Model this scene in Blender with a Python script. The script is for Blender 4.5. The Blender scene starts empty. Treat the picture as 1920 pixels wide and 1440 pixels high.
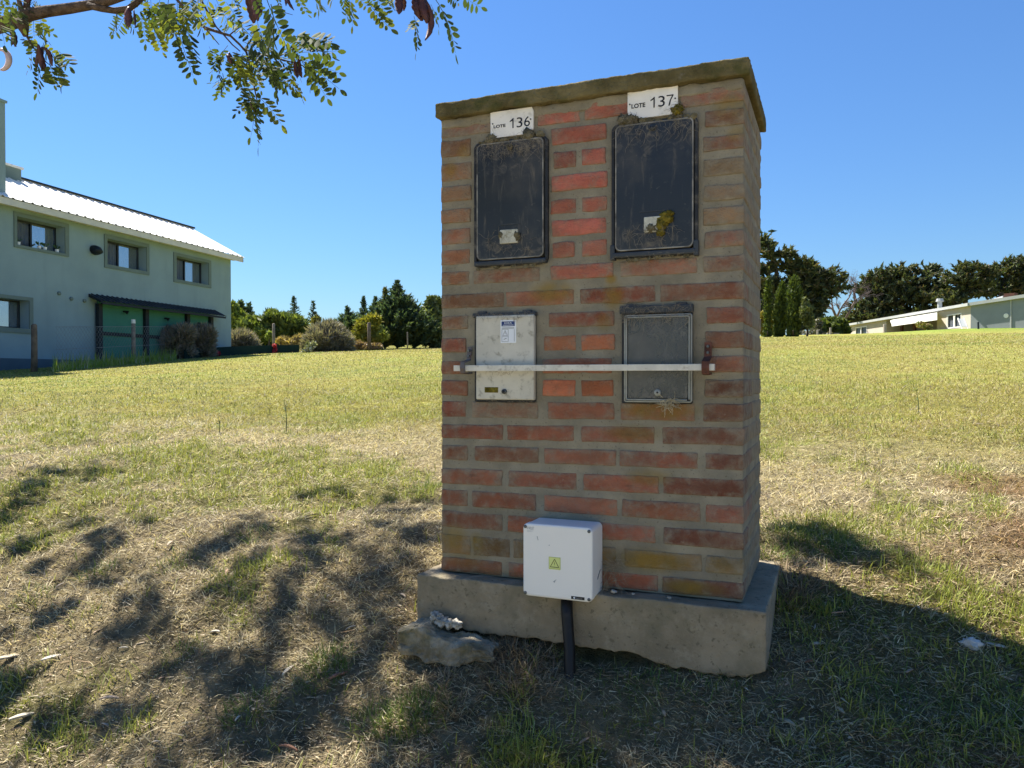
import bpy, bmesh, math, random
import numpy as np
from mathutils import Vector, Matrix, noise as mnoise

# ------------------------------------------------------------------ camera, sky, sun, exposure
SC = bpy.context.scene
COL = SC.collection
C = np.array([1.21533, -2.32013, 0.65298])
YAW, PITCH, ROLL, F = 0.39282, -0.01087, -0.00098, 1462.39
def cam_axes():
    cy, sy = math.cos(YAW), math.sin(YAW)
    f = np.array([-sy*math.cos(PITCH), cy*math.cos(PITCH), math.sin(PITCH)])
    r = np.array([cy, sy, 0.0]); u = np.cross(r, f)
    return r*math.cos(ROLL)+u*math.sin(ROLL), -r*math.sin(ROLL)+u*math.cos(ROLL), f
CR, CU, CF = cam_axes()
cam = bpy.data.objects.new('camera', bpy.data.cameras.new('camera'))
COL.objects.link(cam)
cam.data.sensor_width = 36.0; cam.data.lens = F/1920*36.0
cam.data.clip_start = 0.05; cam.data.clip_end = 3000
m = Matrix.Identity(4)
for i in range(3):
    m[i][0], m[i][1], m[i][2], m[i][3] = CR[i], CU[i], -CF[i], C[i]
cam.matrix_world = m
SC.camera = cam

ELEV = math.radians(55); SH = np.array([-0.945, 0.33]); SH /= np.linalg.norm(SH)
SUN = np.array([SH[0]*math.cos(ELEV), SH[1]*math.cos(ELEV), math.sin(ELEV)])
world = bpy.data.worlds.new('World'); SC.world = world; world.use_nodes = True
wt = world.node_tree; wt.nodes.clear()
sky = wt.nodes.new('ShaderNodeTexSky'); sky.sky_type = 'NISHITA'; sky.sun_disc = False
sky.sun_elevation = ELEV; sky.sun_rotation = math.atan2(SH[0], SH[1])
sky.air_density = 1.5; sky.dust_density = 0.0; sky.ozone_density = 10.0; sky.altitude = 0
bg = wt.nodes.new('ShaderNodeBackground'); bg.inputs['Strength'].default_value = 0.056
wo = wt.nodes.new('ShaderNodeOutputWorld')
tint = wt.nodes.new('ShaderNodeMix'); tint.data_type = 'RGBA'; tint.blend_type = 'MULTIPLY'; tint.inputs[0].default_value = 1; tint.inputs[7].default_value = (.62, .77, .96, 1)
wt.links.new(sky.outputs[0], tint.inputs[6]); wt.links.new(tint.outputs[2], bg.inputs[0]); wt.links.new(bg.outputs[0], wo.inputs[0])
sl = bpy.data.lights.new('sun', 'SUN'); sl.energy = 4.8; sl.angle = math.radians(0.53); sl.color = (1.0, 0.955, 0.87)
so = bpy.data.objects.new('sun', sl); COL.objects.link(so)
so.rotation_euler = Vector(SUN).to_track_quat('Z', 'Y').to_euler(); so.location = (-6, 3, 9)
vs = SC.view_settings; vs.view_transform = 'Standard'; vs.look = 'None'; vs.gamma = 1; vs.exposure = 1.5
vs.use_curve_mapping = False
SC.cycles.max_bounces = 8; SC.cycles.transparent_max_bounces = 12

# ------------------------------------------------------------------ helpers: rays, ground
rng = np.random.default_rng(7); random.seed(7)
W, D = 0.9724, 0.5358
def ray(x, y): return CF + CR*((x-960)/F) + CU*((720-y)/F)
def at_y(x, y, Y=0.0): d = ray(x, y); return C + d*((Y-C[1])/d[1])
def at_x(x, y, X): d = ray(x, y); return C + d*((X-C[0])/d[0])
def dep(x, y, d): return C + d*ray(x, y)
def on_plane(x, y, P, n): d = ray(x, y); return C + d*(np.dot(np.array(P)-C, n)/np.dot(d, n))
def proj(P):
    v = np.array(P)-C; z = v@CF
    return 960+F*(v@CR)/z, 720-F*(v@CU)/z, z
_tab = np.random.default_rng(3).random((256, 256))
def vnoise(x, y):
    x = np.asarray(x, float); y = np.asarray(y, float)
    xi = np.floor(x).astype(int); yi = np.floor(y).astype(int)
    fx = x-xi; fy = y-yi; fx = fx*fx*(3-2*fx); fy = fy*fy*(3-2*fy)
    g = lambda a, b: _tab[a % 256, b % 256]
    return (g(xi, yi)*(1-fx)+g(xi+1, yi)*fx)*(1-fy)+(g(xi, yi+1)*(1-fx)+g(xi+1, yi+1)*fx)*fy
def fbm(x, y, o=4):
    s = 0; a = .5; x = np.asarray(x, float); y = np.asarray(y, float)
    for i in range(o):
        s = s+a*vnoise(x+17.3*i, y+5.1*i); a *= .5; x = x*2.03; y = y*2.03
    return s/(1-.5**o)
GY = [-60, -8, -2.3, -1, -.5, -.2, -.066, .3, .6, 1.2, 2, 5, 12.1, 23.6, 33.3, 45.9, 78, 130, 400, 900]
GZ = [-3.2, -2.0, -.92, -.57, -.39, -.265, -.205, -.085, 0.0, .09, .17, .36, .77, 1.55, 2.02, 2.74, 4.55, 6.2, 7.0, 7.0]
def gz(x, y):
    x = np.asarray(x, float); y = np.asarray(y, float)
    z = np.interp(y, GY, GZ)
    near = np.clip(1-np.abs(y)/14, 0, 1)
    z = z+near*(fbm(x*1.1+3, y*1.1, 3)-.5)*.10*np.clip((np.hypot(x-.49, y-.25)-.45)/.8, 0, 1)
    z = z+near*(fbm(x*6+9, y*6, 3)-.5)*.045
    z = z+.38*np.exp(-(((x-11.5)/7)**2+((y-70)/5)**2))   # lawn mound in front of the bungalow
    # hollow washed out under the front edge of the plinth
    z = z-.035*np.exp(-(((x-.62)/.17)**2+((y+.02)/.10)**2))
    return z
def gnd(px, py):
    d = ray(px, py); t = 0.8; st = .02
    while t < 400:
        P = C+d*t
        if P[2] <= float(gz(P[0], P[1])): return P
        t += st*max(1, t*.12)
    return C+d*60
def gpt(px, d):
    """ground point under image column px at depth d"""
    P = dep(px, 704, d); P[2] = float(gz(P[0], P[1])); return P

# ------------------------------------------------------------------ helpers: objects
def tag(o, label=None, cat=None, group=None, kind=None):
    if label: o['label'] = label
    if cat: o['category'] = cat
    if group: o['group'] = group
    if kind: o['kind'] = kind
    return o
def thing(name, label, cat, loc, group=None):
    o = bpy.data.objects.new(name, None); COL.objects.link(o); o.location = loc
    o.empty_display_size = .05
    return tag(o, label, cat, group)
def adopt(o, parent):
    if parent is not None:
        o.parent = parent
        if parent.type == 'EMPTY': o.matrix_parent_inverse = Matrix.Translation(parent.location).inverted()
def mesh_fast(name, V, T, cols=None):
    me = bpy.data.meshes.new(name); V = np.asarray(V, np.float32); T = np.asarray(T, np.int32)
    k = T.shape[1]
    me.vertices.add(len(V)); me.vertices.foreach_set('co', V.ravel())
    me.loops.add(T.size); me.loops.foreach_set('vertex_index', T.ravel())
    me.polygons.add(len(T)); me.polygons.foreach_set('loop_start', np.arange(0, T.size, k, dtype=np.int32))
    if cols is not None:
        a = me.color_attributes.new('Col', 'FLOAT_COLOR', 'POINT')
        c = np.ones((len(V), 4), np.float32); c[:, :3] = cols
        a.data.foreach_set('color', c.ravel())
    me.update(calc_edges=True)
    return me
def obj(name, data, mat, parent=None, smooth=False, fast=False, cols=None):
    """data = (verts, faces) in world coordinates -> ONE mesh object"""
    if isinstance(data, MB): data = (data.v, data.f)
    if fast: me = mesh_fast(name, data[0], data[1], cols)
    else:
        me = bpy.data.meshes.new(name)
        me.from_pydata([tuple(map(float, p)) for p in data[0]], [], [tuple(map(int, q)) for q in data[1]])
        if cols is not None:
            a = me.color_attributes.new('Col', 'FLOAT_COLOR', 'POINT')
            c = np.ones((len(data[0]), 4), np.float32); c[:, :3] = cols
            a.data.foreach_set('color', c.ravel())
    if smooth: me.polygons.foreach_set('use_smooth', [True]*len(me.polygons))
    me.materials.append(mat)
    o = bpy.data.objects.new(name, me); COL.objects.link(o); adopt(o, parent)
    return o
class MB:
    def __init__(s, fn=None): s.v = []; s.f = []; s.fn = fn
    def add(s, vs, fs):
        b = len(s.v)
        if s.fn: vs = [s.fn(*p) for p in vs]
        s.v += [tuple(p) for p in vs]; s.f += [tuple(i+b for i in q) for q in fs]; return s
    def box(s, a, b):
        x0, y0, z0 = a; x1, y1, z1 = b
        return s.add([(x0,y0,z0),(x1,y0,z0),(x1,y1,z0),(x0,y1,z0),(x0,y0,z1),(x1,y0,z1),(x1,y1,z1),(x0,y1,z1)],
                     [(3,2,1,0),(4,5,6,7),(0,1,5,4),(1,2,6,5),(2,3,7,6),(3,0,4,7)])
    def quad(s, a, b, c, d): return s.add([a, b, c, d], [(0, 1, 2, 3)])
    def tube(s, pts, rad, n=8, caps=True):
        pts = [Vector(p) for p in pts]; k = len(pts)
        if not hasattr(rad, '__len__'): rad = [rad]*k
        vs = []; fs = []; prev = None
        for i, p in enumerate(pts):
            t = (pts[min(i+1, k-1)]-pts[max(i-1, 0)]).normalized()
            if prev is None:
                a = Vector((0, 0, 1)) if abs(t.z) < .9 else Vector((1, 0, 0)); nx = t.cross(a).normalized()
            else: nx = (prev-t*prev.dot(t)).normalized()
            prev = nx; ny = t.cross(nx)
            for j in range(n):
                an = 2*math.pi*j/n; vs.append(p+(nx*math.cos(an)+ny*math.sin(an))*rad[i])
        for i in range(k-1):
            for j in range(n):
                a = i*n+j; b = i*n+(j+1) % n; fs.append((a, b, b+n, a+n))
        if caps: fs.append(tuple(range(n-1, -1, -1))); fs.append(tuple((k-1)*n+j for j in range(n)))
        return s.add([tuple(p) for p in vs], fs)
def rrect(x0, x1, z0, z1, r, n=5):
    out = []
    for cx, cz, a0 in ((x1-r, z0+r, -90), (x1-r, z1-r, 0), (x0+r, z1-r, 90), (x0+r, z0+r, 180)):
        for i in range(n+1):
            a = math.radians(a0+90*i/n); out.append((cx+r*math.cos(a), cz+r*math.sin(a)))
    return out
def plate(x0, x1, z0, z1, r, yb, yf, bev=.003, fn=None, n=5):
    """rounded plate on the wall: back at yb, front at yf (yf<yb), bevelled front edge"""
    mb = MB(fn); o0 = rrect(x0, x1, z0, z1, r, n); o1 = rrect(x0+bev*.3, x1-bev*.3, z0+bev*.3, z1-bev*.3, r, n)
    o2 = rrect(x0+bev, x1-bev, z0+bev, z1-bev, max(r-bev*.5, .0005), n); k = len(o0)
    vs = [(x, yb, z) for x, z in o0]+[(x, yf+bev, z) for x, z in o0]+[(x, yf+bev*.3, z) for x, z in o1]+[(x, yf, z) for x, z in o2]
    fs = []
    for l in range(3):
        for i in range(k):
            j = (i+1) % k; fs.append((l*k+i, l*k+j, (l+1)*k+j, (l+1)*k+i))
    fs.append(tuple(3*k+i for i in range(k))); fs.append(tuple(range(k-1, -1, -1)))
    return mb.add(vs, fs)
def ring(x0, x1, z0, z1, r, w, yb, yf, bev=.002, n=5):
    """rounded frame of width w"""
    mb = MB(); A = rrect(x0, x1, z0, z1, r, n); Ab = rrect(x0+bev, x1-bev, z0+bev, z1-bev, r, n)
    Bb = rrect(x0+w-bev, x1-w+bev, z0+w-bev, z1-w+bev, max(r-w, .001), n); B = rrect(x0+w, x1-w, z0+w, z1-w, max(r-w, .001), n); k = len(A)
    vs = [(x, yb, z) for x, z in A]+[(x, yf+bev, z) for x, z in A]+[(x, yf, z) for x, z in Ab]+[(x, yf, z) for x, z in Bb]+[(x, yf+bev, z) for x, z in B]+[(x, yb, z) for x, z in B]
    fs = [(l*k+i, l*k+(i+1) % k, (l+1)*k+(i+1) % k, (l+1)*k+i) for l in range(5) for i in range(k)]
    return mb.add(vs, fs)
def lattice(x0, x1, y0, y1, z0, z1, r, nx=4, nz=2, ny=2, jit=0.0, freq=25, seed=0):
    """rounded box whose faces carry a small grid, roughened by noise"""
    def ln(a, b, k):
        rr = min(r, (b-a)*.3)
        return [a]+[a+rr+(b-a-2*rr)*i/k for i in range(k+1)]+[b]
    X, Y, Z = ln(x0, x1, nx), ln(y0, y1, ny), ln(z0, z1, nz)
    idx = {}; vs = []; fs = []
    def vid(i, j, k):
        if (i, j, k) in idx: return idx[i, j, k]
        p = Vector((X[i], Y[j], Z[k])); q = Vector((min(max(p.x, X[1]), X[-2]), min(max(p.y, Y[1]), Y[-2]), min(max(p.z, Z[1]), Z[-2])))
        d = p-q
        if d.length > 1e-9:
            rr = max(abs(d.x), abs(d.y), abs(d.z)); p = q+d.normalized()*rr
        if jit:
            s = Vector((p.x*freq+seed*7.1, p.y*freq, p.z*freq)); p = p+mnoise.noise_vector(s)*jit+mnoise.noise_vector(s*2.7)*jit*.5
        idx[i, j, k] = len(vs); vs.append(tuple(p)); return idx[i, j, k]
    a, b, c = len(X)-1, len(Y)-1, len(Z)-1
    for i in range(a):
        for k in range(c):
            fs.append((vid(i, 0, k), vid(i+1, 0, k), vid(i+1, 0, k+1), vid(i, 0, k+1)))
            fs.append((vid(i+1, b, k), vid(i, b, k), vid(i, b, k+1), vid(i+1, b, k+1)))
    for j in range(b):
        for k in range(c):
            fs.append((vid(0, j+1, k), vid(0, j, k), vid(0, j, k+1), vid(0, j+1, k+1)))
            fs.append((vid(a, j, k), vid(a, j+1, k), vid(a, j+1, k+1), vid(a, j, k+1)))
    for i in range(a):
        for j in range(b):
            fs.append((vid(i, j+1, 0), vid(i+1, j+1, 0), vid(i+1, j, 0), vid(i, j, 0)))
            fs.append((vid(i, j, c), vid(i+1, j, c), vid(i+1, j+1, c), vid(i, j+1, c)))
    return vs, fs
def blob(center, scale, sub=3, jit=.15, freq=3, seed=0, flat=None):
    bm = bmesh.new(); bmesh.ops.create_icosphere(bm, subdivisions=sub, radius=1)
    vs = []
    for v in bm.verts:
        p = v.co.copy(); q = p*freq+Vector((seed*3.7, seed*1.3, 0))
        k = 1+jit*mnoise.noise(q)*1.6+jit*.6*mnoise.noise(q*2.6)+jit*.3*mnoise.noise(q*6)
        p = p*k
        if flat: p = Vector([math.copysign(abs(c)**flat, c) for c in p])
        vs.append((center[0]+p.x*scale[0], center[1]+p.y*scale[1], center[2]+p.z*scale[2]))
    fs = [tuple(v.index for v in f.verts) for f in bm.faces]; bm.free()
    return vs, fs
def text_mesh(txt, x0, x1, z0, z1, y, spacing=1.0, bold=0.0):
    """flat lettering fitted into a rectangle on the plane y, as (verts, faces)"""
    cu = bpy.data.curves.new('lettering', 'FONT'); cu.body = txt; cu.resolution_u = 4; cu.space_character = spacing; cu.offset = bold
    o = bpy.data.objects.new('lettering', cu); COL.objects.link(o)
    dg = bpy.context.evaluated_depsgraph_get(); me = bpy.data.meshes.new_from_object(o.evaluated_get(dg))
    vs = np.array([v.co[:] for v in me.vertices]); fs = [tuple(p.vertices) for p in me.polygons]
    bpy.data.objects.remove(o); bpy.data.curves.remove(cu); bpy.data.meshes.remove(me)
    lo = vs.min(0); hi = vs.max(0); s = (vs-lo)/np.maximum(hi-lo, 1e-6)
    return [(x0+(x1-x0)*a[0], y, z0+(z1-z0)*a[1]) for a in s], fs

# ------------------------------------------------------------------ materials
class NT:
    def __init__(s, name, rough=.8, spec=.3):
        s.mat = bpy.data.materials.new(name); s.mat.use_nodes = True; s.t = s.mat.node_tree; s.t.nodes.clear()
        s.out = s.t.nodes.new('ShaderNodeOutputMaterial'); s.b = s.t.nodes.new('ShaderNodeBsdfPrincipled')
        s.b.inputs['Roughness'].default_value = rough; s.b.inputs['Specular IOR Level'].default_value = spec
        s.t.links.new(s.b.outputs[0], s.out.inputs[0])
    def put(s, sock, v):
        if isinstance(v, bpy.types.NodeSocket): s.t.links.new(v, sock)
        elif v is not None:
            if hasattr(sock.default_value, '__len__') and not hasattr(v, '__len__'): v = [v]*len(sock.default_value)
            if hasattr(v, '__len__') and len(sock.default_value) == 4 and len(v) == 3: v = (*v, 1)
            sock.default_value = v
    def node(s, ty, **kw):
        n = s.t.nodes.new('ShaderNode'+ty)
        for k, v in kw.items(): setattr(n, k, v)
        return n
    def pos(s): return s.node('NewGeometry').outputs['Position']
    def math(s, op, a, b=None, clamp=False):
        n = s.node('Math', operation=op, use_clamp=clamp); s.put(n.inputs[0], a)
        if b is not None: s.put(n.inputs[1], b)
        return n.outputs[0]
    def vmath(s, op, a, b=None, out=0):
        n = s.node('VectorMath', operation=op); s.put(n.inputs[0], a)
        if b is not None: s.put(n.inputs[1], b)
        return n.outputs[out]
    def noise(s, scale, detail=4, rough=.55, co=None, stretch=None, dist=0):
        n = s.node('TexNoise'); co = co or s.pos()
        if stretch: co = s.vmath('MULTIPLY', co, stretch)
        s.put(n.inputs['Vector'], co); n.inputs['Scale'].default_value = scale; n.inputs['Detail'].default_value = detail
        n.inputs['Roughness'].default_value = rough; n.inputs['Distortion'].default_value = dist
        return n.outputs['Fac']
    def step(s, v, a, b, lo=0, hi=1):
        n = s.node('MapRange'); n.interpolation_type = 'SMOOTHSTEP'; s.put(n.inputs['Value'], v)
        s.put(n.inputs['From Min'], a); s.put(n.inputs['From Max'], b); s.put(n.inputs['To Min'], lo); s.put(n.inputs['To Max'], hi)
        return n.outputs['Result']
    def mix(s, fac, a, b, mode='MIX'):
        n = s.node('Mix', data_type='RGBA', blend_type=mode); s.put(n.inputs[0], fac); s.put(n.inputs[6], a); s.put(n.inputs[7], b)
        return n.outputs[2]
    def attr(s, name='Col'): n = s.node('Attribute'); n.attribute_name = name; return n.outputs['Color']
    def color(s, c): s.put(s.b.inputs['Base Color'], c)
    def bump(s, h, strength=.4, dist=.01):
        n = s.node('Bump'); n.inputs['Strength'].default_value = strength; n.inputs['Distance'].default_value = dist
        s.put(n.inputs['Height'], h); s.t.links.new(n.outputs[0], s.b.inputs['Normal'])
    def spots(s, lst, soft=.25):
        """max of soft ellipsoid masks around world points: (centre, (rx,ry,rz), weight)"""
        acc = None; p = s.pos()
        for c, r, w in lst:
            d = s.vmath('MULTIPLY', s.vmath('SUBTRACT', p, tuple(map(float, c))), tuple(1/k for k in r))
            v = s.step(s.vmath('LENGTH', d, out=1), 1.0, soft, 0, w)
            acc = v if acc is None else s.math('MAXIMUM', acc, v)
        return acc
def plain(name, col, rough=.6, spec=.3, metal=0, var=.15, vscale=8, bump=0, bscale=80, dirt=None):
    n = NT(name, rough, spec); n.b.inputs['Metallic'].default_value = metal
    v = n.noise(vscale, 5)
    lo = [c*(1-var) for c in col]; hi = [min(1, c*(1+var)) for c in col]
    c = n.mix(n.step(v, .3, .7), lo, hi)
    if dirt:
        c = n.mix(n.step(n.noise(dirt[1], 6, .65), .52, .72, 0, dirt[2]), c, dirt[0])
    n.color(c)
    if bump: n.bump(n.noise(bscale, 5), bump, .01)
    return n.mat

MORT = (.29, .255, .18)
SPOT = []
for px, py, rx, ry, w in ((1035,548,60,30,.85),(1146,524,16,14,.9),(1150,556,28,38,.75),(1133,605,22,26,.5),(1240,770,95,24,.95),(1190,812,75,22,.6),
                          (1215,895,60,22,.55),(1295,1102,75,20,.95),(1215,1052,100,30,.75),(850,1008,45,34,.7),(893,1018,22,26,.8),(845,318,20,24,.6),
                          (870,285,20,18,.5),(1370,200,45,35,.55),(1380,250,25,20,.5),(955,1080,170,16,.25),(870,1045,60,30,.35)):
    c = at_y(px, py); k = np.linalg.norm(c-C)/F; SPOT.append((c, (rx*k, .2, ry*k), w))
def wallish(n, base, smear=None):
    c = base
    if smear is not None:
        sn = n.noise(26, 9, .72, dist=.3); ed = n.node('Attribute'); ed.attribute_name = 'edge'; th = n.math('ADD', n.math('ADD', sn, n.math('MULTIPLY', smear, .34)), n.math('MULTIPLY', ed.outputs['Fac'], .19))
        c = n.mix(n.step(th, .54, .95, 0, .85), c, n.mix(n.step(n.noise(30, 4), .3, .7), [k*.8 for k in MORT], [k*1.15 for k in MORT]))
    dust = n.step(n.noise(7, 9, .72), .35, .75, .0, .34)
    c = n.mix(dust, c, (.25, .205, .145))
    li = n.math('MULTIPLY', n.spots(SPOT), n.step(n.noise(16, 6, .6), .22, .52))
    c = n.mix(n.math('MULTIPLY', li, .8), c, n.mix(n.step(n.noise(9, 3), .4, .6), (.21, .145, .03), (.28, .17, .02)))
    return c
n = NT('brick_clay', .92, .15); oi = n.node('ObjectInfo')
b = n.mix(n.step(n.noise(7, 6, .6, stretch=(1, 1, 2.2)), .25, .75), (.7, .68, .66), (1.25, 1.24, 1.22))
b = n.mix(1, oi.outputs['Color'], b, 'MULTIPLY')
b = n.mix(n.step(n.noise(9, 6, .65, stretch=(1.6, 1, 1.2), dist=.8), .46, .72, 0, .6), b, n.mix(.5, b, (.20, .10, .05)))
b = n.mix(n.step(n.noise(13, 5, .6, stretch=(1, 1, 3)), .6, .74, 0, .6), b, (.11, .05, .035))
b = n.mix(n.step(n.noise(90, 3), .66, .74, 0, .5), b, (.33, .25, .19))
n.color(wallish(n, b, oi.outputs['Alpha']))
n.bump(n.math('ADD', n.noise(45, 8, .7), n.math('MULTIPLY', n.noise(200, 4), .7)), .9, .008); M_BRICK = n.mat
n = NT('mortar', .95, .12)
b = n.mix(n.step(n.noise(8, 7, .6), .3, .7), [k*.72 for k in MORT], [k*1.18 for k in MORT])
b = n.mix(n.step(n.noise(4, 4, stretch=(1, 1, 2)), .5, .7, 0, .55), b, (.19, .18, .15))
b = n.mix(n.step(n.noise(140, 3), .62, .7, 0, .6), b, (.09, .075, .05))
n.color(wallish(n, b)); n.bump(n.math('ADD', n.noise(40, 8, .7), n.math('MULTIPLY', n.noise(260, 3), .5)), .7, .006); M_MORTAR = n.mat
n = NT('plinth_concrete', .95, .12)
b = n.mix(n.step(n.noise(5, 7, .6), .3, .7), (.215, .175, .115), (.34, .28, .19))
b = n.mix(n.step(n.noise(55, 5, .7), .57, .66, 0, .7), b, (.09, .078, .05))
b = n.mix(n.step(n.noise(22, 6, .7), .5, .7, 0, .4), b, (.40, .35, .25))
b = n.mix(n.step(n.noise(110, 3), .66, .74, 0, .6), b, (.36, .31, .22))
b = n.mix(n.step(n.noise(4.5, 7, .65), .46, .66, 0, .65), b, (.16, .14, .09))
n.color(b); n.bump(n.math('ADD', n.noise(30, 9, .7), n.math('MULTIPLY', n.noise(160, 4), .6)), .6, .01); M_PLINTH = n.mat
n = NT('coping_concrete', .97, .1)
b = n.mix(n.step(n.noise(9, 7, .6), .3, .7), (.10, .08, .032), (.23, .185, .085))
b = n.mix(n.step(n.noise(28, 5, .65), .58, .7, 0, .7), b, (.24, .20, .13))
b = n.mix(n.step(n.noise(14, 5), .5, .66, 0, .7), b, (.075, .08, .024))
n.color(b); n.bump(n.math('ADD', n.noise(35, 9, .7), n.math('MULTIPLY', n.noise(120, 4), .6)), .9, .012); M_COPING = n.mat
n = NT('mossy_rubble', .97, .1)
b = n.mix(n.step(n.noise(12, 7, .65), .3, .7), (.17, .14, .085), (.46, .40, .29))
b = n.mix(n.step(n.noise(8, 5), .48, .66, 0, .7), b, (.13, .12, .05))
n.color(b); n.bump(n.noise(40, 9, .7), 1, .015); M_RUBBLE = n.mat
M_PALESTONE = plain('pale_crumbled_concrete', (.5, .46, .38), .95, .1, var=.35, vscale=40, bump=.9, bscale=90)
M_RUBBER = plain('black_rubber', (.018, .019, .021), .55, .4, var=.3, dirt=((.2, .17, .12), 25, .55))
def dusty(name, col, dust, rough, zt, zb, amt=.5, streak=.25):
    n = NT(name, rough, .5); p = n.node('SeparateXYZ'); n.put(p.inputs[0], n.pos())
    top = n.step(p.outputs[2], zt-.13, zt, 0, 1); bot = n.step(p.outputs[2], zb+.11, zb, 0, 1)
    web = n.step(n.noise(30, 7, .7, dist=1.2), .47, .72)
    f = n.math('MULTIPLY', n.math('ADD', n.math('MULTIPLY', top, .75), n.math('MULTIPLY', bot, .6)), web)
    f = n.math('ADD', f, n.step(n.noise(4, 5), .45, .75, 0, .22)); f = n.math('ADD', f, n.step(n.noise(34, 7, .7, stretch=(1, 1, .16), dist=.6), .54, .74, 0, streak)); f = n.math('ADD', f, n.step(n.noise(75, 6, .75, dist=2), .6, .75, 0, .3)); f = n.math('ADD', f, n.step(n.noise(60, 3), .68, .74, 0, .18), True)
    n.color(n.mix(n.math('MULTIPLY', f, amt), col, dust)); n.put(n.b.inputs['Roughness'], n.step(f, 0, .6, rough, .75)); return n
M_TRIM = plain('dark_trim_plastic', (.035, .04, .045), .45, .4, var=.2, dirt=((.16, .14, .1), 30, .5))
M_WHITEBOX = plain('grey_white_plastic', (.84, .80, .73), .42, .4, var=.03, vscale=3)
M_DOOR = plain('dirty_cream_door', (.58, .54, .44), .5, .35, var=.1, vscale=10, dirt=((.17, .15, .1), 38, .65))
M_SIGN = plain('sign_white', (.86, .81, .72), .55, .3, var=.06, vscale=12, dirt=((.36, .31, .22), 22, .5))
M_INK = plain('black_ink', (.012, .012, .014), .5, .3, var=.1)
M_BLUEINK = plain('navy_ink', (.02, .045, .16), .5, .3, var=.1)
M_PAPER = plain('white_label', (.78, .8, .82), .5, .3, var=.03)
M_GREYINK = plain('grey_ink', (.25, .26, .27), .6, .3, var=.1)
M_YELLOW = plain('yellow_label', (.72, .76, .27), .5, .3, var=.06)
M_BAR = plain('painted_steel_bar', (.66, .62, .52), .45, .4, var=.1, vscale=20, dirt=((.2, .15, .09), 45, .6))
M_BRKT = plain('grey_rusty_steel', (.12, .105, .1), .6, .4, var=.3, vscale=30, dirt=((.15, .06, .03), 28, .7))
M_RUST = plain('rusty_steel', (.13, .05, .03), .8, .3, var=.4, vscale=40, dirt=((.03, .02, .018), 60, .8))
M_SCREW = plain('screw_steel', (.13, .14, .14), .4, .5, metal=.7, var=.2)
M_PIPE = plain('black_conduit_plastic', (.009, .008, .008), .45, .3, var=.2, dirt=((.05, .045, .04), 20, .3))
M_MOSS = plain('yellow_moss', (.17, .135, .022), .95, .1, var=.45, vscale=60, bump=1, bscale=120)
M_CLUMP = plain('dry_mud_clump', (.17, .145, .085), .95, .1, var=.35, vscale=50, bump=1, bscale=110)
M_PANELW = plain('cracked_window_resin', (.5, .48, .38), .5, .4, var=.15, vscale=60, dirt=((.15, .12, .04), 50, .8))
def leafmat(name, trans=.35, rough=.5, mul=1.0, boost=(1.25, 1.3, .55)):
    n = NT(name, rough, .25); c = n.attr()
    if mul != 1: c = n.mix(1, c, (mul, mul, mul), 'MULTIPLY')
    n.color(c); tr = n.node('BsdfTranslucent'); n.put(tr.inputs[0], n.mix(1, c, boost, 'MULTIPLY'))
    ms = n.node('MixShader'); ms.inputs[0].default_value = trans
    n.t.links.new(n.b.outputs[0], ms.inputs[1]); n.t.links.new(tr.outputs[0], ms.inputs[2]); n.t.links.new(ms.outputs[0], n.out.inputs[0])
    return n.mat
M_GRASS = leafmat('grass_blades', .3, .6, boost=(1.15, 1.1, .8))
M_LEAF = leafmat('foliage', .38, .75)
M_FARLEAF = leafmat('far_foliage', .25, .6)
M_STRAW = plain('dry_straw', (.46, .39, .25), .8, .2, var=.3, vscale=60)
M_BARK = plain('tree_bark', (.11, .075, .05), .9, .15, var=.4, vscale=50, bump=.8, bscale=90)
M_FARBARK = plain('far_bark', (.09, .07, .055), .9, .1, var=.3, vscale=2)
M_POD = plain('brown_pod', (.085, .03, .02), .5, .35, var=.35, vscale=45)
M_PALEPOD = plain('pale_curled_pod', (.55, .42, .38), .6, .3, var=.15, vscale=60)
M_CHIP = NT('wood_chip', .9, .15); oi = M_CHIP.node('ObjectInfo'); M_CHIP.color(M_CHIP.mix(1, oi.outputs['Color'], M_CHIP.mix(M_CHIP.step(M_CHIP.noise(40, 4), .3, .7), (.7, .7, .7), (1.2, 1.2, 1.2)), 'MULTIPLY')); M_CHIP = M_CHIP.mat
# ------------------------------------------------------------------ ground
STRAW = np.array([.54, .46, .27]); GREEN = np.array([.27, .30, .06]); FIELD = np.array([.285, .265, .072]); THATCH = np.array([.10, .072, .046]); RUSTG = np.array([.25, .13, .05])
def gmask(x, y):
    """green share, rusty share, field share (0..1) of the turf at a place"""
    n = fbm(x*.75+40, y*.75+11, 4); n2 = fbm(x*2.3+4, y*2.3+31, 3)
    fld = np.clip((y-1.6-1.2*(fbm(x*.5, y*.5, 3)-.5))/2.2, 0, 1)
    n3 = fbm(x*5.5+60, y*5.5+14, 2)
    g = np.clip((n-.46)*4.5+(n2-.5)*3+(n3-.5)*2.2, 0, 1)*(.85-.3*fld)
    g = np.maximum(g, .75*np.exp(-(((x-1.25)/.28)**2+((y-.95)/.2)**2)))          # lush patch right of the pillar
    ru = np.clip((fbm(x*.9+70, y*1.7+23, 3)-.50)*7, 0, 1)*np.clip((x-1.1)/.8, 0, 1)*np.clip((3-y)/1.5, 0, 1)
    g = g*(1-.5*np.clip((x-.6)/.4, 0, 1)*np.clip((.4-y)/.3, 0, 1))
    return g, ru*.75, fld
lawnP = gpt(1825, 63)
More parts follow.
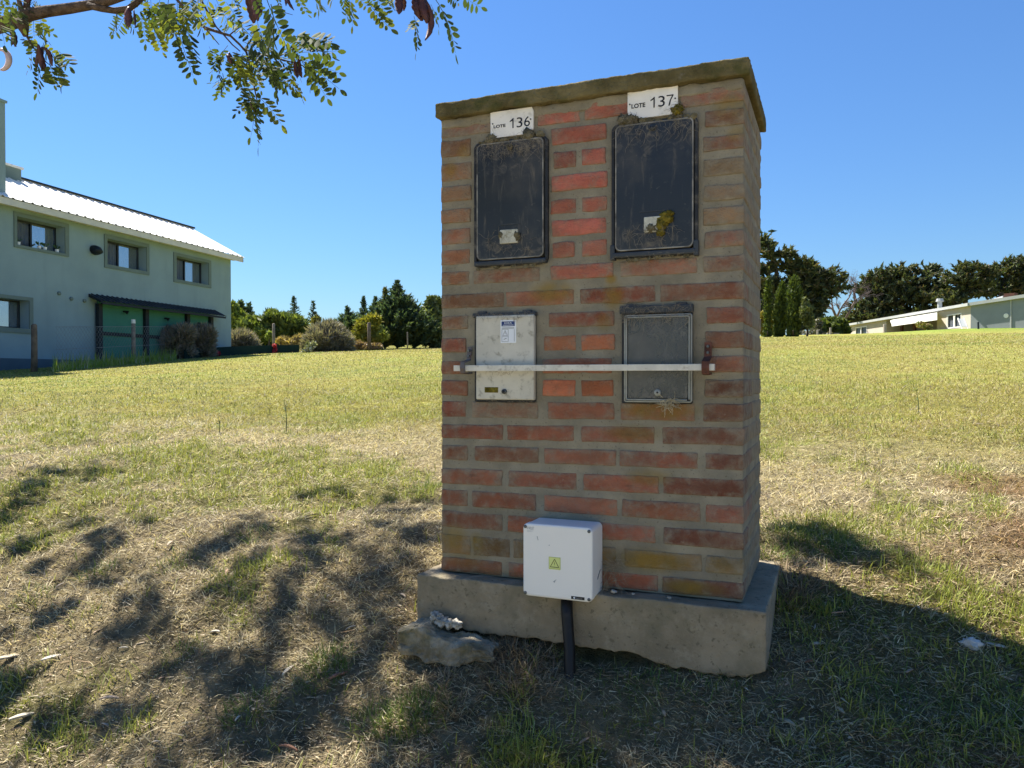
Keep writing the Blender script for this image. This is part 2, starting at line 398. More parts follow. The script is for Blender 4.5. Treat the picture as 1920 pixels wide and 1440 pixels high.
def gcol(x, y):
    g, ru, fl = gmask(x, y)
    tone = (.82+.36*fbm(x*.35+5, y*.35+8, 4))[..., None]
    base = STRAW*(1-fl[..., None])+FIELD*fl[..., None]
    c = base*(1-g[..., None])+(GREEN*(1-fl[..., None])+np.array([.27, .30, .075])*fl[..., None])*g[..., None]
    c = c*(1-ru[..., None])+RUSTG*ru[..., None]
    lawn = np.exp(-(((x-lawnP[0])/7)**2+((y-lawnP[1])/6)**4))[..., None]*.9
    c = c*(1-lawn)+np.array([.17, .26, .04])*lawn
    return c*tone
def axis(fine_a, fine_b, step, far, k):
    a = list(np.arange(fine_a, fine_b+1e-6, step)); s = step; v = fine_b
    while v < far: s *= k; v += s; a.append(v)
    s = step; v = fine_a
    while v > -far: s *= k; v -= s; a.insert(0, v)
    return np.array(a)
gx = axis(-4.2, 3.4, .05, 900, 1.13); gy = axis(-2.6, 3.2, .05, 900, 1.13); gy = gy[gy > -60]
GXX, GYY = np.meshgrid(gx, gy, indexing='ij'); GZZ = gz(GXX, GYY)
nxg, nyg = GXX.shape; ii = np.arange(nxg*nyg).reshape(nxg, nyg)
T = np.stack([ii[:-1, :-1], ii[1:, :-1], ii[1:, 1:], ii[:-1, 1:]], -1).reshape(-1, 4)
gc = gcol(GXX, GYY); nearm = (np.clip(1-(GYY-.5)/4, 0, 1)*np.clip((GYY+2.6)/1.2, .2, 1))[..., None]
gc = gc*(1-.72*nearm)+THATCH*.72*nearm
n = NT('turf_ground', .97, .08)
c = n.mix(1, n.attr(), n.mix(n.step(n.noise(14, 8, .7), .28, .72), (.5, .5, .5), (1.35, 1.33, 1.25)), 'MULTIPLY')
c = n.mix(1, c, n.mix(n.step(n.noise(1.6, 7, .7), .3, .7), (.8, .8, .78), (1.18, 1.16, 1.12)), 'MULTIPLY')
n.color(c); n.bump(n.math('ADD', n.noise(22, 8, .75), n.noise(110, 4)), .9, .03)
ground = obj('ground', (np.stack([GXX, GYY, GZZ], -1).reshape(-1, 3), T), n.mat, smooth=True, fast=True, cols=gc.reshape(-1, 3))
tag(ground, 'sloping mown dry turf that climbs from the roadside to the houses', 'ground', kind='structure')

# unseen pale gravel strip behind the camera, added to bounce light onto the pillar
rx = np.linspace(-60, 60, 121); ry = np.array([-10.5, -9.5, -7.5, -5.5, -3.6, -3.0]); RX, RY = np.meshgrid(rx, ry, indexing='ij'); RZ = gz(RX, RY)+.03; RZ[:, 0] -= .12; RZ[:, -1] -= .12
qi = np.arange(RX.size).reshape(RX.shape); n = NT('pale_gravel', .95, .1); n.color(n.mix(n.step(n.noise(40, 6, .7), .35, .65), (.40, .36, .29), (.58, .53, .44))); n.bump(n.noise(60, 6), .6, .02)
tag(obj('bounce_road', (np.stack([RX, RY, RZ], -1).reshape(-1, 3), np.stack([qi[:-1, :-1], qi[1:, :-1], qi[1:, 1:], qi[:-1, 1:]], -1).reshape(-1, 4)), n.mat, smooth=True), 'unseen pale gravel strip added behind the camera as a light bounce', 'bounce_road', kind='structure')
# ------------------------------------------------------------------ the two-storey house on the left
UP = np.array([0, 0, 1.0])
wd = ray(1322, 704); wd[2] = 0; wd /= np.linalg.norm(wd)          # along the long wall, away from the camera
wn = np.array([wd[1], -wd[0], 0.0])                               # outward normal, towards the field
P0 = dep(0, 697, 22.2); P0[2] = 0
def LH(s, n_, z): p = P0+wd*s+wn*n_; return (p[0], p[1], z)
def sz(px, py, off=0.0):
    P = on_plane(px, py, P0+wn*off, wn); return (P-P0)@wd, P[2]
def srect(tl, tr, br, bl, off=0.0):
    q = [sz(*p, off) for p in (tl, tr, br, bl)]
    return (q[0][0]+q[3][0])/2, (q[1][0]+q[2][0])/2, (q[2][1]+q[3][1])/2, (q[0][1]+q[1][1])/2
S1 = sz(433, 560)[0]; S0 = -9.0
ZE = (sz(60, 384)[1]+sz(400, 473)[1])/2
print('house len', S1, 'eave', ZE, 'ground', gz(P0[0], P0[1]), gz(*LH(S1, 0, 0)[:2]))
ZB = float(gz(P0[0], P0[1]))-1.0
n = NT('grey_green_render', .9, .15); b = n.mix(n.step(n.noise(.9, 5), .3, .7), (.235, .32, .345), (.265, .36, .385))
b = n.mix(n.step(n.noise(2.2, 6, .65, stretch=(1, 1, .12)), .5, .75, 0, .35), b, (.19, .25, .26)); n.color(b); n.bump(n.noise(30, 5), .25, .01); M_WALLH = n.mat
M_BAND = plain('dark_grey_green_render', (.16, .21, .195), .9, .15, var=.06, vscale=2)
M_DADO = plain('slate_base_paint', (.09, .125, .15), .9, .15, var=.08, vscale=2)
M_ROOFW = plain('white_roof_sheet', (.80, .76, .70), .45, .3, var=.05, vscale=1.2, dirt=((.55, .5, .45), 1.5, .5))
M_FASCIA = plain('fascia_white', (.62, .6, .54), .7, .2, var=.05, vscale=3)
M_ALU = plain('dark_window_frame', (.02, .025, .028), .4, .4, var=.15)
M_CURT = plain('grey_curtain', (.46, .44, .46), .8, .2, var=.12, vscale=2)
M_LINING = plain('pale_curtain', (.75, .75, .75), .8, .2, var=.08, vscale=3)
n = NT('window_glass', .04, .6); n.color((.05, .055, .065))
gl = n.node('BsdfTransparent'); gl.inputs[0].default_value = (.8, .83, .85, 1); ms = n.node('MixShader'); ms.inputs[0].default_value = .8
n.t.links.new(n.b.outputs[0], ms.inputs[1]); n.t.links.new(gl.outputs[0], ms.inputs[2]); n.t.links.new(ms.outputs[0], n.out.inputs[0]); M_GLASS = n.mat
n = NT('mirror_glass', .05, .6); n.b.inputs['Metallic'].default_value = 1; n.color((.62, .66, .7))
gl = n.node('BsdfTransparent'); ms = n.node('MixShader'); ms.inputs[0].default_value = .45
n.t.links.new(n.b.outputs[0], ms.inputs[1]); n.t.links.new(gl.outputs[0], ms.inputs[2]); n.t.links.new(ms.outputs[0], n.out.inputs[0]); M_MIRROR = n.mat
M_CANOPY = plain('black_canopy_sheet', (.016, .022, .03), .6, .3, var=.3, vscale=3)
M_GREENP = plain('green_painted_wall', (.06, .21, .155), .85, .2, var=.08, vscale=1.5)
M_DARKST = plain('dark_steel', (.012, .018, .024), .6, .3, var=.2)
house = thing('house', 'grey green two-storey house with white corrugated roof at the left edge', 'house', LH(0, 0, ZB+1))
wins = dict(
  a=(srect((27,396),(129,421),(127,482),(23.5,462)), srect((31,406),(122,426),(120,476),(30,457.5))),
  b=(srect((196,438),(280,459),(277.5,517),(194,500)), srect((201,447),(275,464),(273,509),(199,495))),
  c=(srect((326,472),(396,490),(394,541),(324,527.5)), srect((331,479),(391,494),(390,535),(329,522.5))),
  d=(srect((-60,540),(63,562.5),(59,629),(-60,615)), srect((-50,549),(55,567.5),(53,620),(-50,606))))
MAR = {}
ops = []
for k, (bnd, op) in wins.items():
    s0, s1, z0, z1 = op; ops.append(op)
def wall_front(sa, sb, za, zb, openings, off, fn, depth):
    mb = MB(fn); cs = sorted({sa, sb, *[v for o in openings for v in o[:2]]}); cz = sorted({za, zb, *[v for o in openings for v in o[2:]]})
    for a, b in zip(cs, cs[1:]):
        for c_, d_ in zip(cz, cz[1:]):
            if any(o[0]-1e-6 <= a and b <= o[1]+1e-6 and o[2]-1e-6 <= c_ and d_ <= o[3]+1e-6 for o in openings): continue
            mb.quad((a, off, c_), (b, off, c_), (b, off, d_), (a, off, d_))
    for s0, s1, z0, z1 in openings:
        i = off-depth
        mb.quad((s0, off, z0), (s1, off, z0), (s1, i, z0), (s0, i, z0)); mb.quad((s0, i, z1), (s1, i, z1), (s1, off, z1), (s0, off, z1))
        mb.quad((s0, off, z0), (s0, i, z0), (s0, i, z1), (s0, off, z1)); mb.quad((s1, i, z0), (s1, off, z0), (s1, off, z1), (s1, i, z1))
    return mb
# roof shape: far rake end seen at (365,430), eave end at (460,484)
OVER = .38
sE, zE = sz(459, 484, OVER)
dr = ray(365, 431); t = (sE-(C-P0)@wd)/(dr@wd); PR = C+dr*t; wback = -((PR-P0)@wn); ZR = PR[2]
print('ridge back', wback, 'ridge z', ZR, 'eave z', zE, sE, S1)
DEP = 2*wback
mb = wall_front(S0, S1, ZB, ZE-.02, ops, 0, LH, .40)
mb.quad((S1, 0, ZB), (S1, -DEP, ZB), (S1, -DEP, ZE-.02), (S1, 0, ZE-.02)); mb.add([(S1, 0, ZE-.02), (S1, -DEP, ZE-.02), (S1, -wback, ZR-.25)], [(0, 1, 2)])
mb.quad((S1, -DEP, ZB), (S0, -DEP, ZB), (S0, -DEP, ZE-.02), (S1, -DEP, ZE-.02)); mb.quad((S0, -DEP, ZB), (S0, 0, ZB), (S0, 0, ZE-.02), (S0, -DEP, ZE-.02))
obj('wall', mb, M_WALLH, house)
mb = MB(LH); mb.box((S0, .0, ZB), (sz(175, 600)[0]-.1, .03, sz(30, 672)[1])); obj('base_band', mb, M_DADO, house)
# corrugated roof
def corr(sa, sb, n0, z0, n1, z1, pitch, amp, fn, thick=.012):
    mb = MB(fn); k = max(2, int((sb-sa)/pitch)); vs = []; fs = []
    for i in range(k):
        for j, (o, h) in enumerate(((0, 0), (.22, 0), (.32, amp), (.46, amp), (.56, 0))):
            s = sa+(i+o)*(sb-sa)/k
            vs += [(s, n0, z0+h), (s, n1, z1+h)]
    vs += [(sb, n0, z0), (sb, n1, z1)]
    q = len(vs)//2
    fs = [(2*i, 2*i+2, 2*i+3, 2*i+1) for i in range(q-1)]
    lo = [(a, b, c-thick) for a, b, c in vs]
    mb.add(vs+lo, fs+[(2*q+2*i+1, 2*q+2*i+3, 2*q+2*i+2, 2*q+2*i) for i in range(q-1)]+[(2*i, 2*q+2*i, 2*q+2*i+2, 2*i+2) for i in range(q-1)]+[(2*i+1, 2*i+3, 2*q+2*i+3, 2*q+2*i+1) for i in range(q-1)])
    return mb
roof = obj('roof', corr(S0-.3, sE, OVER, zE+.02, -wback, ZR, .33, .032, LH), M_ROOFW, house)
obj('roof_back', corr(S0-.3, sE, -DEP-OVER, zE+.02, -wback, ZR-.004, .33, .045, LH), M_ROOFW, house)
mb = MB(LH); mb.box((S0-.3, -wback-.14, ZR+.05), (sE, -wback+.03, ZR+.11)); obj('ridge_cap', mb, M_DARKST, roof)
mb = MB(LH); mb.box((S0-.3, OVER-.06, zE-.19), (sE-.08, OVER-.02, zE)); mb.box((S0-.3, 0.002, zE-.14), (sE-.3, OVER-.06, zE-.10)); obj('fascia', mb, M_FASCIA, house)
mb = MB(LH)
for s in (sE-.1,):
    mb.add([(s, OVER, zE-.17), (s, OVER, zE), (s, -wback, ZR-.02), (s, -wback, ZR-.19)], [(0, 1, 2, 3)]); mb.add([(s-.03, OVER, zE-.17), (s-.03, OVER, zE), (s-.03, -wback, ZR-.02), (s-.03, -wback, ZR-.19)], [(3, 2, 1, 0)])
    mb.add([(s-.03, OVER, zE-.17), (s, OVER, zE-.17), (s, -wback, ZR-.19), (s-.03, -wback, ZR-.19)], [(0, 1, 2, 3)])
obj('barge_board', mb, M_FASCIA, house)
for k, (bnd, op) in wins.items():
    s0, s1, z0, z1 = op; w = thing if False else None
    b0, b1, c0, c1 = bnd; mb = MB(LH); e = .035
    mb.box((b0, 0, c0), (s0, e, c1)); mb.box((s1, 0, c0), (b1, e, c1)); mb.box((s0, 0, c0), (s1, e, z0)); mb.box((s0, 0, z1), (s1, e, c1))
    win = obj('window', mb, M_BAND, house)
    mb = MB(LH); i = -.38; t = .05; mid = (s0+s1)/2-.05
    mb.box((s0, i, z0), (s0+t, i+.06, z1)); mb.box((s1-t, i, z0), (s1, i+.06, z1)); mb.box((s0+t, i, z0), (s1-t, i+.06, z0+t)); mb.box((s0+t, i, z1-t), (s1-t, i+.06, z1)); mb.box((mid-.03, i, z0+t), (mid+.03, i+.06, z1-t))
    obj('window_frame', mb, M_ALU, win)
    for a, b, cur in ((s0+t, mid-.03, M_CURT), (mid+.03, s1-t, M_LINING)):
        mb = MB(LH); mb.box((a, i+.02, z0+t), (b, i+.03, z1-t)); obj('window_pane', mb, M_GLASS if cur is M_CURT else M_MIRROR, win)
        mb = MB(LH); kx = 14
        vs = []; ss = np.linspace(a, b, kx); 
        for q, s in enumerate(ss): vs += [(s, i-.03+.02*(q % 2), z0+t), (s, i-.03+.02*(q % 2), z1-t)]
        mb.add(vs, [(2*q, 2*q+2, 2*q+3, 2*q+1) for q in range(kx-1)]); obj('curtain', mb, cur, win)
    mb = MB(LH); mb.quad((s0, i-.3, z0), (s1, i-.3, z0), (s1, i-.3, z1), (s0, i-.3, z1)); obj('dark_interior', mb, M_ALU, win)
s, z = sz(174, 468)
mb = MB(LH); rr = .14
mb.tube([(s, 0, z), (s, .10, z), (s, .17, z-.03), (s, .21, z-.12)], [rr, rr, rr*1.05, rr*1.1], 14); obj('vent_hood', mb, M_DARKST, house, smooth=True)
for px, py in ((110, 550), (133, 560), (157.5, 564)):
    s, z = sz(px, py); mb = MB(LH); mb.tube([(s, 0, z), (s, .04, z), (s, .06, z)], [.06, .06, .04], 12); obj('wall_cap', mb, M_BAND, house, smooth=True)
# plants on the sill of the upper near window
s0, s1, z0, z1 = wins['a'][1]
for q in (.08, .5, .62, .88):
    s = s0+(s1-s0)*q; mb = MB(LH); mb.tube([(s, -.08, z0), (s, -.08, z0+.10)], [.045, .06], 8)
    pt = obj('pot', mb, M_PAPER, None); tag(pt, {.08: 'small white flower pot at the near end of the upper sill', .5: 'small white flower pot left of the middle of the upper sill', .62: 'small white flower pot right of the middle of the upper sill', .88: 'small white flower pot at the far end of the upper sill'}[q], 'flower pot', 'flower pots on the upper window sill')
    vs = []; fs = []
    for i in range(14):
        a = random.random()*6.28; L = .07+.08*random.random(); b = len(vs)
        vs += [LH(s, -.08, z0+.1), LH(s+math.cos(a)*L*.6+.02, -.08+math.sin(a)*L*.6, z0+.1+L), LH(s+math.cos(a)*L, -.08+math.sin(a)*L, z0+.12+L*.6)]; fs.append((b, b+1, b+2))
    obj('plant', (vs, fs), M_FARLEAF, pt, cols=np.tile((.08, .14, .04), (len(vs), 1)))
# awning over the green wall
sa, zaw = sz(168, 545); sb, zbw = sz(398, 586); zt = (zaw+zbw)/2; AW = .50
awn = obj('awning', corr(sa, sb+.25, AW, zt-.24, 0, zt, .22, .03, LH), M_CANOPY, house)
mb = MB(LH); mb.add([(sa-.01, 0.003, zt), (sa-.01, AW, zt-.24), (sa-.01, AW, zt-.31), (sa-.01, 0.003, zt-.10), (sa-.05, 0.003, zt), (sa-.05, AW, zt-.24), (sa-.05, AW, zt-.31), (sa-.05, 0.003, zt-.10)], [(0,1,2,3), (7,6,5,4), (0,4,5,1), (1,5,6,2), (2,6,7,3)])
mb.box((sa, AW-.06, zt-.34), (sb+.2, AW, zt-.27)); obj('awning_beam', mb, M_DARKST, awn)
gp = (sz(182, 600)[0], sz(391, 620)[0]); zg = ZB
mb = MB(LH); mb.box((gp[0], .0, zg), (gp[1], .05, zt-.12)); obj('green_wall_panel', mb, M_GREENP, house)
for px in (181, 269, 347, 391):
    s = sz(px, 610)[0]; mb = MB(LH); mb.box((s-.09, .05, zg), (s+.09, .17, zt-.3)); obj('awning_post', mb, M_DARKST, house)
mb = MB(LH); zr = sz(230, 628)[1]; mb.box((gp[0]+.05, .05, zr-.06), (gp[1]-.05, .09, zr+.06)); obj('rail', mb, M_DARKST, house)
for px, py in ((229, 584), (306.5, 597), (368, 606)):
    s, z = sz(px, py); mb = MB(LH); mb.tube([(s, .05, z), (s, .12, z), (s+.05, .2, z-.05)], [.03, .03, .07], 8); obj('wall_lamp', mb, M_DARKST, house)
# tall chimney block and roof box at the frame edge
mb = MB(LH); sC = sz(9.5, 250, .05)[0]; zc = sz(8, 193, .05)[1]; mb.box((sC-3.2, -.55, ZE-.02), (sC, .06, zc)); mb.box((sC-3.25, -.6, zc), (sC+.04, .1, zc+.07)); obj('chimney', mb, M_WALLH, house)
Pb = on_plane(4, 330, P0-wn*(wback-.2), wn); sB = (Pb-P0)@wd
Pe = on_plane(40, 330, P0-wn*(wback-.2), wn); sBe = (Pe-P0)@wd; zb0 = ZR-.1; zb1 = on_plane(36, 314, P0-wn*(wback-.2), wn)[2]
mb = MB(LH); mb.box((sB-.6, -wback-.5, zb0), (sBe, -wback+.2, zb1-.05)); rb = obj('roof_box', mb, M_BAND, house)
mb = MB(LH); mb.box((sB-.6, -wback-.55, zb1-.05), (sBe+.05, -wback+.25, zb1+.02)); obj('roof_box_lid', mb, M_ROOFW, rb)

# ------------------------------------------------------------------ the low house on the right
M_CREAM = plain('cream_render', (.46, .41, .34), .9, .15, var=.04, vscale=1)
M_CREAMSHADE = plain('shaded_cream_render', (.24, .265, .27), .9, .15, var=.05, vscale=1)  # wall turned from the sun: its shade is put into this colour
M_ROOFG = plain('light_roof_edge', (.38, .39, .37), .7, .2, var=.06, vscale=1)
M_WHITE = plain('white_paint', (.8, .78, .72), .6, .3, var=.03)
M_BROWNW = plain('brown_timber', (.09, .04, .025), .8, .2, var=.2)
Pc = dep(1820, 623, 70); Pl = dep(1588, 637, 99); zb2 = float(min(gz(*Pc[:2]), gz(*Pl[:2])))-.5
rd = Pl-Pc; rd[2] = 0; RL = np.linalg.norm(rd); rd /= RL; rn = np.array([-rd[1], rd[0], 0]); 
if (C-Pc)@rn < 0: rn = -rn
def LR(s, n_, z): p = Pc+rd*s+rn*n_; return (p[0], p[1], z)
def rz(px, py, off=0.0):
    P = on_plane(px, py, Pc+rn*off, rn); return (P-Pc)@rd, P[2]
zr2 = rz(1820, 574)[1]; print('right house L', RL, 'eave', zr2, zb2, 'left end eave', rz(1590, 611))
low = thing('house', 'low cream bungalow with flat pale roof edge on the far right', 'house', LR(0, 0, zb2+.5))
pa, pb2 = rz(1757, 600)[0], rz(1662, 610)[0]           # porch between
w1 = (rz(1803, 600)[0], rz(1776, 600)[0], rz(1790, 615)[1], rz(1790, 588.5)[1]); w2 = (rz(1625.5, 620)[0], rz(1604, 620)[0], rz(1615, 634)[1], rz(1615, 612.5)[1])
mb = wall_front(0, pa, zb2, zr2, [w1], 0, LR, .15)
mb.add([], []); mb2 = wall_front(pb2, RL, zb2, zr2, [w2], 0, LR, .15); b = len(mb.v); mb.v += mb2.v; mb.f += [tuple(i+b for i in f) for f in mb2.f]
mb.quad((pa, 0, zb2), (pa, -3, zb2), (pa, -3, zr2), (pa, 0, zr2)); mb.quad((pa, -3, zb2), (pb2, -3, zb2), (pb2, -3, zr2), (pa, -3, zr2)); mb.quad((pb2, -3, zb2), (pb2, 0, zb2), (pb2, 0, zr2), (pb2, -3, zr2))
mb.quad((RL, 0, zb2), (RL, -9, zb2), (RL, -9, zr2), (RL, 0, zr2))
obj('wall', mb, M_CREAM, low)
# shaded wing towards the viewer
Pq = dep(1990, 632, 64); qd = Pq-Pc; qd[2] = 0; QL = np.linalg.norm(qd); qd /= QL; qn = np.array([-qd[1], qd[0], 0])
if (C-Pc)@qn < 0: qn = -qn
def LQ(s, n_, z): p = Pc+qd*s+qn*n_; return (p[0], p[1], z)
zq = on_plane(1985, 549, Pc, qn)[2]
mb = MB(LQ); mb.add([(0, .02, zb2), (QL, .02, zb2), (QL, .02, zq), (0, .02, zr2), (0, -9, zb2), (QL, -9, zb2), (QL, -9, zq), (0, -9, zr2)], [(0,1,2,3), (1,5,6,2), (5,4,7,6), (3,2,6,7)])
obj('side_wall', mb, M_CREAMSHADE, low)
mb = MB(LQ); mb.add([(-.2, .35, zr2), (QL, .35, zq), (QL, .35, zq+.28), (-.2, .35, zr2+.28), (-.2, -9, zr2), (QL, -9, zq), (QL, -9, zq+.28), (-.2, -9, zr2+.28)], [(0,1,2,3), (3,2,6,7), (1,0,4,5), (5,4,7,6)]); obj('roof', mb, M_ROOFG, low)
mb = MB(LR); mb.box((-.2, -9, zr2+.003), (RL+.3, .4, zr2+.26)); obj('roof', mb, M_ROOFG, low)
for (s0, s1, z0, z1) in (w1, w2):
    mb = MB(LR); t = .1; mm = (s0+s1)/2
    mb.box((s0, -.1, z0), (s0+t, .03, z1)); mb.box((s1-t, -.1, z0), (s1, .03, z1)); mb.box((s0+t, -.1, z0), (s1-t, .03, z0+t)); mb.box((s0+t, -.1, z1-t), (s1-t, .03, z1)); mb.box((mm-.1, -.1, z0+t), (mm+.1, .03, z1-t))
    win = obj('window', mb, M_WHITE, low)
    for a, b in ((s0+t, mm-.1), (mm+.1, s1-t)):
        mb = MB(LR); mb.box((a, -.09, z0+t), (b, -.06, z1-t)); obj('window_pane', mb, M_GLASS, win)
        mb = MB(LR); mb.quad((a, -.16, z0+t), (b, -.16, z0+t), (b, -.16, z1-t), (a, -.16, z1-t)); obj('curtain', mb, M_CURT, win)
# sun awning of the porch, posts
za1 = rz(1757, 586, 1.6)[1]; za0 = rz(1757, 597, 1.6)[1]
sA = rz(1758, 590, 1.6)[0]; sB2 = rz(1673, 600, 1.6)[0]
mb = MB(LR); mb.add([(pa, 0.03, zr2-.05), (pb2-1, 0.03, zr2-.05), (sB2, 1.6, za0), (sA, 1.6, za0), (pa, 0.03, zr2-.15), (pb2-1, .03, zr2-.15), (sB2, 1.6, za0-.12), (sA, 1.6, za0-.12)], [(0,1,2,3), (7,6,5,4), (3,2,6,7), (2,1,5,6), (0,3,7,4)])
mb.box((sA, 1.6, za0-.15), (sB2, 1.66, za1)); obj('porch_awning', mb, M_WHITE, low)
for px in (1691, 1715, 1738):
    s = rz(px, 610, .3)[0]; mb = MB(LR); mb.box((s-.22, .2, zb2), (s+.22, .4, zr2-.2)); obj('porch_post', mb, M_BROWNW, low)
P = on_plane(1762, 560, Pc-rn*2.5, rn); sP = (P-Pc)@rd; mb = MB(LR); mb.tube([(sP, -2.5, zr2), (sP, -2.5, P[2]-.3)], .22, 10); mb.tube([(sP, -2.5, P[2]-.3), (sP, -2.5, P[2])], [.38, .3], 10); obj('flue', mb, M_ROOFG, low)
a = on_plane(1829, 560, Pc-qn*4, qn); b = on_plane(1880, 556, Pc-qn*4, qn)
mb = MB(LQ); sa_, sb_ = (a-Pc)@qd, (b-Pc)@qd; zz = on_plane(1878, 555, Pc-qn*4, qn)[2]
mb.add([(sa_, -4, zr2+.2), (sb_, -4, zr2+.4), (sb_, -4, zz), (sa_, -4, zz-.55), (sa_, -6, zr2+.2), (sb_, -6, zr2+.4), (sb_, -6, zz), (sa_, -6, zz-.55)], [(0,1,2,3), (3,2,6,7), (1,5,6,2), (4,0,3,7)]); obj('raised_roof', mb, M_WHITE, low)
mb = MB(LQ); mb.box((sb_+.1, -4.6, zr2+.3), (sb_+1.0, -4, zz+.2)); obj('roof_vent', mb, M_BROWNW, low)
s_, z_ = (on_plane(1887, 592, Pc, qn)-Pc)@qd, on_plane(1887, 592, Pc, qn)[2]
mb = MB(LQ); mb.tube([(s_, .02, z_), (s_, .08, z_)], .2, 12); obj('wall_lamp', mb, M_WHITE, low)
mb = MB(LQ); s_ = (on_plane(1896, 600, Pc, qn)-Pc)@qd; mb.box((s_-.05, .02, zb2), (s_+.05, .1, zq-.3)); obj('downpipe', mb, M_ROOFG, low)
# leaning white lounger, pot plant and planter by that wall
def at_right(px, off): return rz(px, 620, off)[0]
s_ = at_right(1805, 1.5); g = float(gz(*LR(s_, 1.5, 0)[:2]))
t_ = thing('deck_chair', 'white deck chair tilted up against the cream wall of the bungalow', 'deck chair', LR(s_, 1.5, g))
mb = MB(LR); 
for q in (-.25, .25): mb.tube([(s_-.5, 1.5+q, g), (s_+.3, 1.5+q, g+1.15)], .05, 6)
obj('frame', mb, M_WHITE, t_)
mb = MB(LR); mb.add([(s_-.3, 1.2, g+.35), (s_-.3, 1.8, g+.35), (s_+.25, 1.8, g+1.1), (s_+.25, 1.2, g+1.1), (s_-.24, 1.2, g+.32), (s_-.24, 1.8, g+.32), (s_+.31, 1.8, g+1.07), (s_+.31, 1.2, g+1.07)], [(0,1,2,3), (7,6,5,4), (0,4,5,1), (2,6,7,3), (1,5,6,2), (3,7,4,0)]); obj('seat', mb, M_WHITE, t_)

# ------------------------------------------------------------------ vegetation
def leaf_cloud(blobs, n_, size, cols, seed, up=.3, shell=.55, tri=False, elong=1.6, droop=0, out=.7, lay=False, spray=0):
    """leaf clumps spread through ellipsoids (centre, radii): small bent faces, uneven and gappy"""
    R_ = np.random.default_rng(seed); vol = np.array([b[1][0]*b[1][2]+.01 for b in blobs]); pick = R_.choice(len(blobs), n_, p=vol/vol.sum())
    c = np.array([b[0] for b in blobs])[pick]; r = np.array([b[1] for b in blobs])[pick]
    d = R_.normal(size=(n_, 3)); d /= np.linalg.norm(d, axis=1)[:, None]
    rad = R_.random(n_)**(1/3.)*(1-shell)+shell*(1-.25*R_.random(n_)**2)
    lump = .75+.5*fbm(d[:, 0]*2.2+pick*3.1, d[:, 2]*2.2+d[:, 1]*1.7+pick, 3)
    if lay: d[:, 2] = d[:, 2]*.9
    P = c+d*r*(rad*lump)[:, None]
    if spray:
        k_ = 14; ns = n_//k_; sel = R_.integers(0, n_, ns); dv = d[sel]*np.array([1, 1, .45])+np.array([0, 0, .32])+R_.normal(0, .28, (ns, 3)); dv /= np.linalg.norm(dv, axis=1)[:, None]
        ln = spray*(.5+R_.random(ns)); P0 = c[sel]+d[sel]*r[sel]*((.3+.58*R_.random(ns)**.7)*lump[sel])[:, None]*np.array([1, 1, .8]); q_ = R_.random((ns, k_))
        P = (P0[:, None]+dv[:, None]*(ln[:, None]*q_)[..., None]+R_.normal(0, .06*spray, (ns, k_, 3))*(1.2-q_)[..., None]).reshape(-1, 3); d = np.repeat(dv, k_, 0); n_ = ns*k_
    a = R_.normal(size=(n_, 3)); a[:, 2] = a[:, 2]*.8+up; a += d*out; a[:, 2] -= droop; a /= np.linalg.norm(a, axis=1)[:, None]
    b = np.cross(a, R_.normal(size=(n_, 3))); b /= np.linalg.norm(b, axis=1)[:, None]
    s = size*(.55+.9*R_.random(n_))[:, None]
    if tri: V = np.stack([P-b*s*.35, P+b*s*.35, P+a*s*elong], 1); T_ = np.arange(n_*3).reshape(-1, 3); k = 3
    else: V = np.stack([P-a*s*elong*.5, P-b*s*.45, P+a*s*elong*.6, P+b*s*.45], 1); T_ = np.arange(n_*4).reshape(-1, 4); k = 4
    cc = np.array(cols); f = R_.random(n_)[:, None]; i0 = R_.integers(0, len(cc), n_); i1 = R_.integers(0, len(cc), n_)
    col = (cc[i0]*f+cc[i1]*(1-f))*(.75+.5*R_.random(n_))[:, None]
    return V.reshape(-1, 3), T_, np.repeat(col, k, 0)
def pblob(px, py, rx, ry, d, dd=0, depth=1.0):
    P = dep(px, py, d+dd); k = (d+dd)/F
    return (P, (rx*k, max(rx*k*depth, .1), ry*k))
def plant(name, label, cat, d, base, blobs, n_, size, cols, trunk=None, group=None, seed=None, mat=None, barkmat=None, stem='trunk', crown='crown', **kw):
    """base = pixel column of the foot; blobs in picture units at depth d; trunk = list of limbs [(px,py,radius_m),...]"""
    g = gpt(base, d); t_ = thing(name, label, cat, tuple(g), group)
    sd = seed if seed is not None else int(base*7+d*13)
    V, T_, cl = leaf_cloud([pblob(*b[:4], d, *(b[4:])) for b in blobs], n_, size, cols, sd, **kw)
    obj(crown, (V, T_), mat or M_FARLEAF, t_, fast=True, cols=cl)
    R_ = random.Random(sd); mb = MB()
    if not trunk:
        bx, by = blobs[0][0], blobs[0][1]; trunk = [[(base, None, .05*max(1, d/30)), (bx, by, .02*max(1, d/30))]]
    for limb in trunk:
        pts = []; rad = []
        for px, py, rr in limb:
            if py is None: p = gpt(px, d); p[2] -= .1
            else: p = dep(px, py, d+R_.uniform(-.012, .012)*d)
            pts.append(p); rad.append(rr)
        mb.tube(pts, rad, 7)
    obj(stem, mb, barkmat or M_FARBARK, t_, smooth=True)
    return t_
DK = [(.05, .07, .035), (.07, .095, .04), (.09, .11, .042), (.055, .07, .045)]
DKB = DK+[(.13, .10, .06), (.14, .14, .055)]
